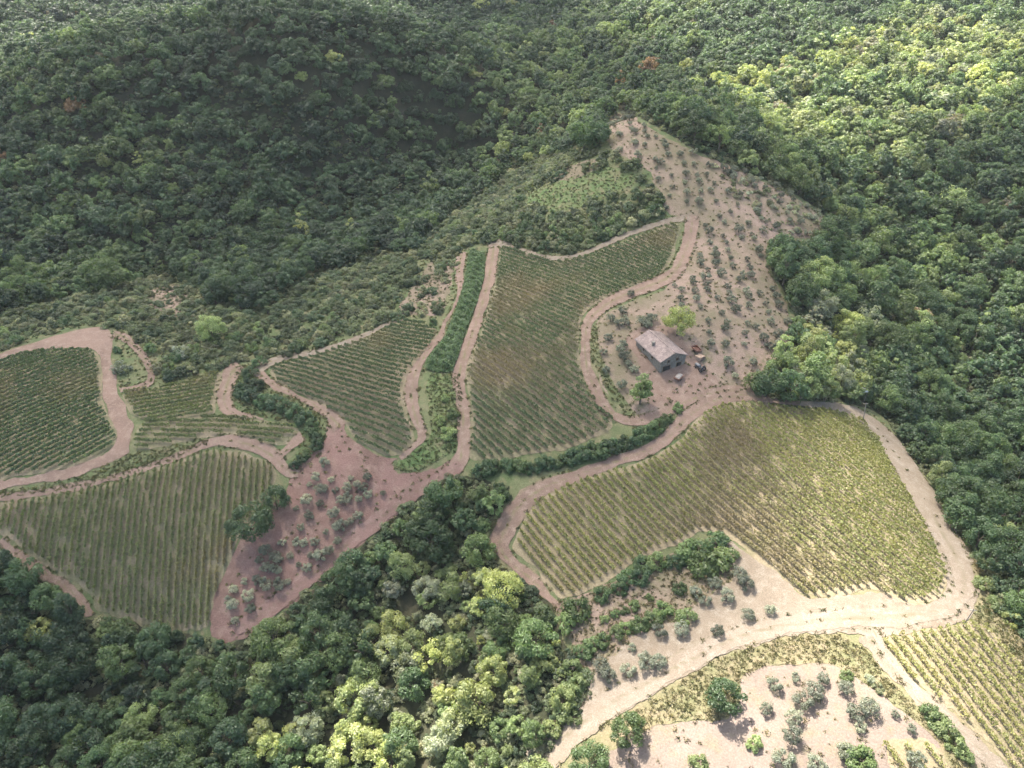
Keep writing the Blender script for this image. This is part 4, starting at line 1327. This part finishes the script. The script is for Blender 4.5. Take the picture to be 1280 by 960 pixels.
def farmhouse():
    g = ground([(824, 467), (853, 456), (795, 431)])
    fl, fr, bl = g[0], g[1], g[2]
    front = fr[:2] - fl[:2]
    W = np.linalg.norm(front)
    ang = math.atan2(front[1], front[0])
    W = float(np.clip(W, 8.5, 11.5)); L = 12.5
    root = bpy.data.objects.new('farmhouse', None)
    root.location = (fl[0], fl[1], min(fl[2], fr[2]) - .1)
    root.rotation_euler = (0, 0, ang)
    link(root)
    tag(root, 'old stone farmhouse with a weathered pinkish tiled roof beside the olive hill', 'house')
    stone = stone_mat('rough_stone', (.09, .085, .075), (.20, .185, .16), (.27, .24, .205))
    dark = plain_mat('dark_opening', (.02, .018, .016), .9)
    wood = plain_mat('weathered_boards', (.13, .085, .055), .8, 8)
    eave, ridge = 4.3, 6.1
    # walls: gabled prism, front at y=0, back at y=L
    V = np.array([(0, 0, -1.5), (W, 0, -1.5), (W, 0, eave), (W / 2, 0, ridge), (0, 0, eave), (0, L, -1.5), (W, L, -1.5), (W, L, eave), (W / 2, L, ridge), (0, L, eave)], float)
    me = bpy.data.meshes.new('wall')
    me.from_pydata([tuple(v) for v in V], [], [(0, 1, 2, 3, 4), (9, 8, 7, 6, 5), (0, 4, 9, 5), (1, 6, 7, 2)])
    me.materials.append(stone)
    link(bpy.data.objects.new('wall', me), root)
    # roof: two slopes of ribbed tiles, with overhang, ragged and slightly sagging
    ov, th = .45, .16
    tile = tile_mat()
    ny, nr = 46, 9
    parts = []
    for side in (-1, 1):
        cols = []
        for j in range(ny * 4 + 1):
            y = -ov + (L + 2 * ov) * j / (ny * 4)
            rib = .05 * math.cos(2 * math.pi * j / 4)
            row = []
            for i in range(nr + 1):
                u = i / nr
                x = W / 2 + side * u * (W / 2 + ov)
                z = ridge + .12 - (ridge - eave) * u * (W / 2 + ov) / (W / 2) + rib - .10 * math.sin(math.pi * u) * math.sin(math.pi * (y + ov) / (L + 1)) + .02 * math.sin(y * 2.2 + u * 9) - .03 * (i % 2)
                row.append((x, y, z))
            cols.append(row)
        A = np.array(cols).reshape(-1, 3)
        nn = nr + 1
        Fq = [(j * nn + i, j * nn + i + 1, (j + 1) * nn + i + 1, (j + 1) * nn + i) for j in range(ny * 4) for i in range(nr)]
        Bm = A - [0, 0, th]
        k = len(A)
        F2 = [(a + k, d + k, c + k, b + k) for a, b, c, d in Fq]
        J = ny * 4
        rim = []
        for j in range(J):
            rim.append((j * nn + nr, j * nn + nr + k, (j + 1) * nn + nr + k, (j + 1) * nn + nr))
        for i in range(nr):
            rim.append((i, i + k, i + 1 + k, i + 1))
            rim.append((J * nn + i, J * nn + i + 1, J * nn + i + 1 + k, J * nn + i + k))
        parts.append((np.vstack([A, Bm]), np.array(Fq + F2 + rim)))
    parts.append(tube_np([(W / 2, -ov, ridge + .14), (W / 2, L / 2, ridge + .10), (W / 2, L + ov, ridge + .14)], [.16, .16, .16], 8))
    roof = link(bpy.data.objects.new('roof', mesh_np('roof', *join_np(parts), tile)), root)
    cx, cy = W * .22, L * .55
    ch = link(bpy.data.objects.new('chimney', mesh_np('chimney', *join_np([box_np(cx - .35, cx + .35, cy - .35, cy + .35, 4.6, 6.0), box_np(cx - .45, cx + .45, cy - .45, cy + .45, 6.003, 6.15)]), stone)), roof)
    # openings on the gable and the long side
    def opening(name, x0, x1, z0, z1, side, mat, fr=.12):
        if side == 'front':
            f = lambda x0, x1, z0, z1, p, q: box_np(x0, x1, -q, -p, z0, z1)
        else:
            f = lambda x0, x1, z0, z1, p, q: box_np(-q, -p, x0, x1, z0, z1)
        o = link(bpy.data.objects.new(name, mesh_np(name, *f(x0, x1, z0, z1, .004, .03), mat)), root)
        fm = join_np([f(x0 - fr, x0, z0, z1 + fr, .002, .08), f(x1, x1 + fr, z0, z1 + fr, .002, .08), f(x0, x1, z1, z1 + fr, .002, .08), f(x0 - .1, x1 + .1, z0 - .1, z0, .002, .13)])
        link(bpy.data.objects.new('frame', mesh_np('frame', *fm, wood)), o)
    opening('door', W * .12, W * .40, -.3, 2.1, 'front', dark)
    opening('door', W * .66, W * .84, -.3, 2.2, 'front', dark)
    opening('window', W * .62, W * .70, 3.1, 4.0, 'front', dark)
    opening('window', W * .28, W * .35, 3.1, 3.9, 'front', dark)
    opening('window', L * .3, L * .35, 2.8, 3.6, 'side', dark)
    opening('window', L * .66, L * .71, 2.8, 3.6, 'side', dark)
    opening('door', L * .48, L * .56, -.2, 1.9, 'side', wood)
    # lean-to of rough boards against the front
    ln_p = [box_np(W * .70, W * 1.0, -2.2, -2.05, -.5, 2.0), box_np(W * .70, W * .73, -2.05, -.15, -.5, 2.2), box_np(W * .97, W * 1.0, -2.05, -.15, -.5, 2.2)]
farmhouse()

# ------------------------------------------------------------------ farm things in the yard
def at(px, py, dz=0.0):
    g = ground([(px, py)])[0]
    return (g[0], g[1], g[2] + .16 + dz)

def tractor():
    root = bpy.data.objects.new('tractor', None)
    root.location = at(875, 463); root.rotation_euler = (0, 0, 2.2)
    link(root)
    tag(root, 'small old dark tractor with pale hood parked by the olives near the farmhouse', 'tractor')
    blue = plain_mat('faded_paint', (.15, .15, .16), .6)
    black = plain_mat('black_rubber', (.02, .02, .02), .9)
    grey = plain_mat('grey_iron', (.10, .10, .11), .6, metal=.3)
    def part(name, vf, mat, par=root):
        return link(bpy.data.objects.new(name, mesh_np(name, *vf, mat)), par)
    part('hood', join_np([box_np(.2, 1.9, -.35, .35, .8, 1.45), box_np(1.9, 2.0, -.3, .3, .75, 1.35)]), blue)
    part('chassis', join_np([box_np(-1.1, 1.8, -.22, .22, .5, .8), box_np(-1.0, .2, -.5, .5, .803, .95)]), grey)
    part('seat', join_np([box_np(-.9, -.45, -.28, .28, 1.0, 1.12), box_np(-.98, -.9, -.28, .28, 1.05, 1.55)]), black)
    part('steering_wheel', tube_np([(0.0 + .02 * math.cos(a), .22 * math.cos(a), 1.5 + .18 * math.sin(a)) for a in np.linspace(0, 6.283, 13)], [.02] * 13, 5), black)
    def wheel(x, y, r, w):
        a = np.linspace(0, 2 * math.pi, 19)
        V, F = [], []
        prof = [(r * .55, -w / 2), (r * .92, -w / 2), (r, -w / 4), (r, w / 4), (r * .92, w / 2), (r * .55, w / 2)]
        for an in a[:-1]:
            for rr_, yy in prof:
                V.append((x + rr_ * math.cos(an), y + yy, r + rr_ * math.sin(an)))
        n = len(prof)
        for i in range(18):
            for k in range(n):
                F.append((i * n + k, i * n + (k + 1) % n, ((i + 1) % 18) * n + (k + 1) % n, ((i + 1) % 18) * n + k))
        o = part('wheel', (np.array(V), np.array(F)), black)
        rim = tube_np([(x, y - w * .3, r), (x, y + w * .3, r)], [r * .54, r * .54], 14)
        V2 = np.vstack([rim[0], [(x, y - w * .25, r)], [(x, y + w * .25, r)]])
        part('rim', rim, blue, o)
    for s in (-1, 1):
        wheel(-.7, s * .75, .72, .36)
        wheel(1.5, s * .62, .42, .24)
    part('roll_bar', join_np([tube_np([(-1.0, s * .45, .9), (-1.05, s * .45, 2.1)], [.05, .05], 6) for s in (-1, 1)] + [tube_np([(-1.05, -.45, 2.1), (-1.05, .45, 2.1)], [.05, .05], 6)]), grey)
tractor()

def cart(px, py, rot, label, load):
    root = bpy.data.objects.new('farm_trailer', None)
    root.location = at(px, py); root.rotation_euler = (0, 0, rot)
    link(root)
    tag(root, label, 'trailer')
    wood = plain_mat('trailer_boards', (.20, .10, .07), .85, 6)
    black = plain_mat('trailer_tyre', (.025, .025, .025), .9)
    pale = plain_mat('pale_sheet', (.20, .18, .165), .8, 4)
    def part(name, vf, mat):
        return link(bpy.data.objects.new(name, mesh_np(name, *vf, mat)), root)
    part('bed', join_np([box_np(-1.4, 1.4, -.8, .8, .7, .82), box_np(-1.4, 1.4, -.86, -.803, .72, 1.3), box_np(-1.4, 1.4, .803, .86, .72, 1.3), box_np(-1.46, -1.403, -.8, .8, .72, 1.3), box_np(1.403, 1.46, -.8, .8, .72, 1.3)]), wood)
    part('drawbar', tube_np([(1.4, 0, .72), (2.6, 0, .5)], [.06, .05], 6), black)
    for s in (-1, 1):
        part('wheel', join_np([tube_np([(0, s * .72 - .1, .36), (0, s * .72 + .1, .36)], [.36, .36], 14), tube_np([(0, s * .72 - .12, .36), (0, s * .72 + .12, .36)], [.16, .16], 10)]), black)
    if load:
        x, y = np.meshgrid(np.linspace(-1.3, 1.3, 14), np.linspace(-.72, .72, 9))
        z = 1.25 + .4 * np.cos(x * 1.1) * np.cos(y * 1.8) + .06 * np.sin(x * 5 + y * 4)
        i = np.arange(x.size).reshape(x.shape)
        F = np.stack([i[:-1, :-1], i[:-1, 1:], i[1:, 1:], i[1:, :-1]], -1).reshape(-1, 4)
        part('cover', (np.c_[x.ravel(), y.ravel(), z.ravel()], F), pale)
cart(848, 475, .9, 'small farm trailer with a pale cover standing in front of the farmhouse', True)
cart(870, 440, 1.9, 'open wooden farm trailer behind the tractor at the olive edge', False)

# woodpile by the olives
def woodpile():
    root_parts = []
    for k in range(26):
        x = (k % 7) * .36 + rng.normal() * .03
        z = .18 + (k // 7) * .33
        root_parts.append(tube_np([(x, -.9 + rng.normal() * .1, z), (x, .9 + rng.normal() * .1, z)], [.17, .16], 7))
    o = bpy.data.objects.new('woodpile', mesh_np('woodpile', *join_np(root_parts), plain_mat('cut_logs', (.33, .24, .18), .9, 5)))
    o.location = at(872, 451, -.05); o.rotation_euler = (0, 0, .7)
    link(o)
    tag(o, 'low pile of cut logs between the farm trailer and the tractor', 'woodpile')
woodpile()

# shelter with a white roof at the wood edge, above the right vineyard
def shelter():
    root = bpy.data.objects.new('shelter', None)
    root.location = at(1072, 499); root.rotation_euler = (0, 0, .2)
    link(root)
    tag(root, 'small open shelter with a white sheet roof at the wood edge', 'shelter')
    white = plain_mat('white_sheet', (.5, .53, .56), .5, 2, .1)
    V, F = [], []
    nx = 20
    for i in range(nx + 1):
        x = -1.7 + 3.4 * i / nx
        z = 3.1 + .06 * math.cos(i * math.pi)
        V += [(x, -1.2, z), (x, 1.2, z + .35), (x, 1.2, z + .30), (x, -1.2, z - .05)]
    for i in range(nx):
        for k in range(4):
            F.append((4 * i + k, 4 * i + (k + 1) % 4, 4 * i + 4 + (k + 1) % 4, 4 * i + 4 + k))
    link(bpy.data.objects.new('roof', mesh_np('roof', np.array(V), np.array(F), white)), root)
    for x in (-1.5, 1.5):
        for y in (-1.0, 1.0):
            link(bpy.data.objects.new('post', mesh_np('post', *tube_np([(x, y, -.4), (x, y, 3.05 + (.3 if y > 0 else 0))], [.08, .07], 6), M['post'])), root)
shelter()

# poles
def pole(px, py, h, label, lean=(0, 0)):
    root = bpy.data.objects.new('utility_pole', None)
    root.location = at(px, py)
    link(root)
    tag(root, label, 'pole')
    link(bpy.data.objects.new('shaft', mesh_np('shaft', *tube_np([(0, 0, -.8), (lean[0] * .5, lean[1] * .5, h * .5), (lean[0], lean[1], h)], [.15, .13, .10], 8), M['post'])), root)
    link(bpy.data.objects.new('crossarm', mesh_np('crossarm', *box_np(-.7 + lean[0], .7 + lean[0], lean[1] - .06, lean[1] + .06, h - .5, h - .36), M['post'])), root)
pole(1203, 783, 5.0, 'slim grey pole at the road corner above the corner vineyard', (.6, .3))
pole(1079, 526, 6.0, 'thin grey pole at the top edge of the right vineyard', (-.8, .3))

# ------------------------------------------------------------------ look-alikes: told apart by their order from the left
def tell_apart():
    same = {}
    for o in SC.objects:
        if o.parent is None and o.get('label') and o.get('category'):
            same.setdefault(o['label'], []).append(o)
    for lab, obs in same.items():
        if len(obs) > 1:
            x, _, _ = project(np.array([o.location for o in obs]))
            for k, i in enumerate(np.argsort(x)):
                obs[i]['label'] = f'{lab}, {nth(k + 1)} from left'
tell_apart()
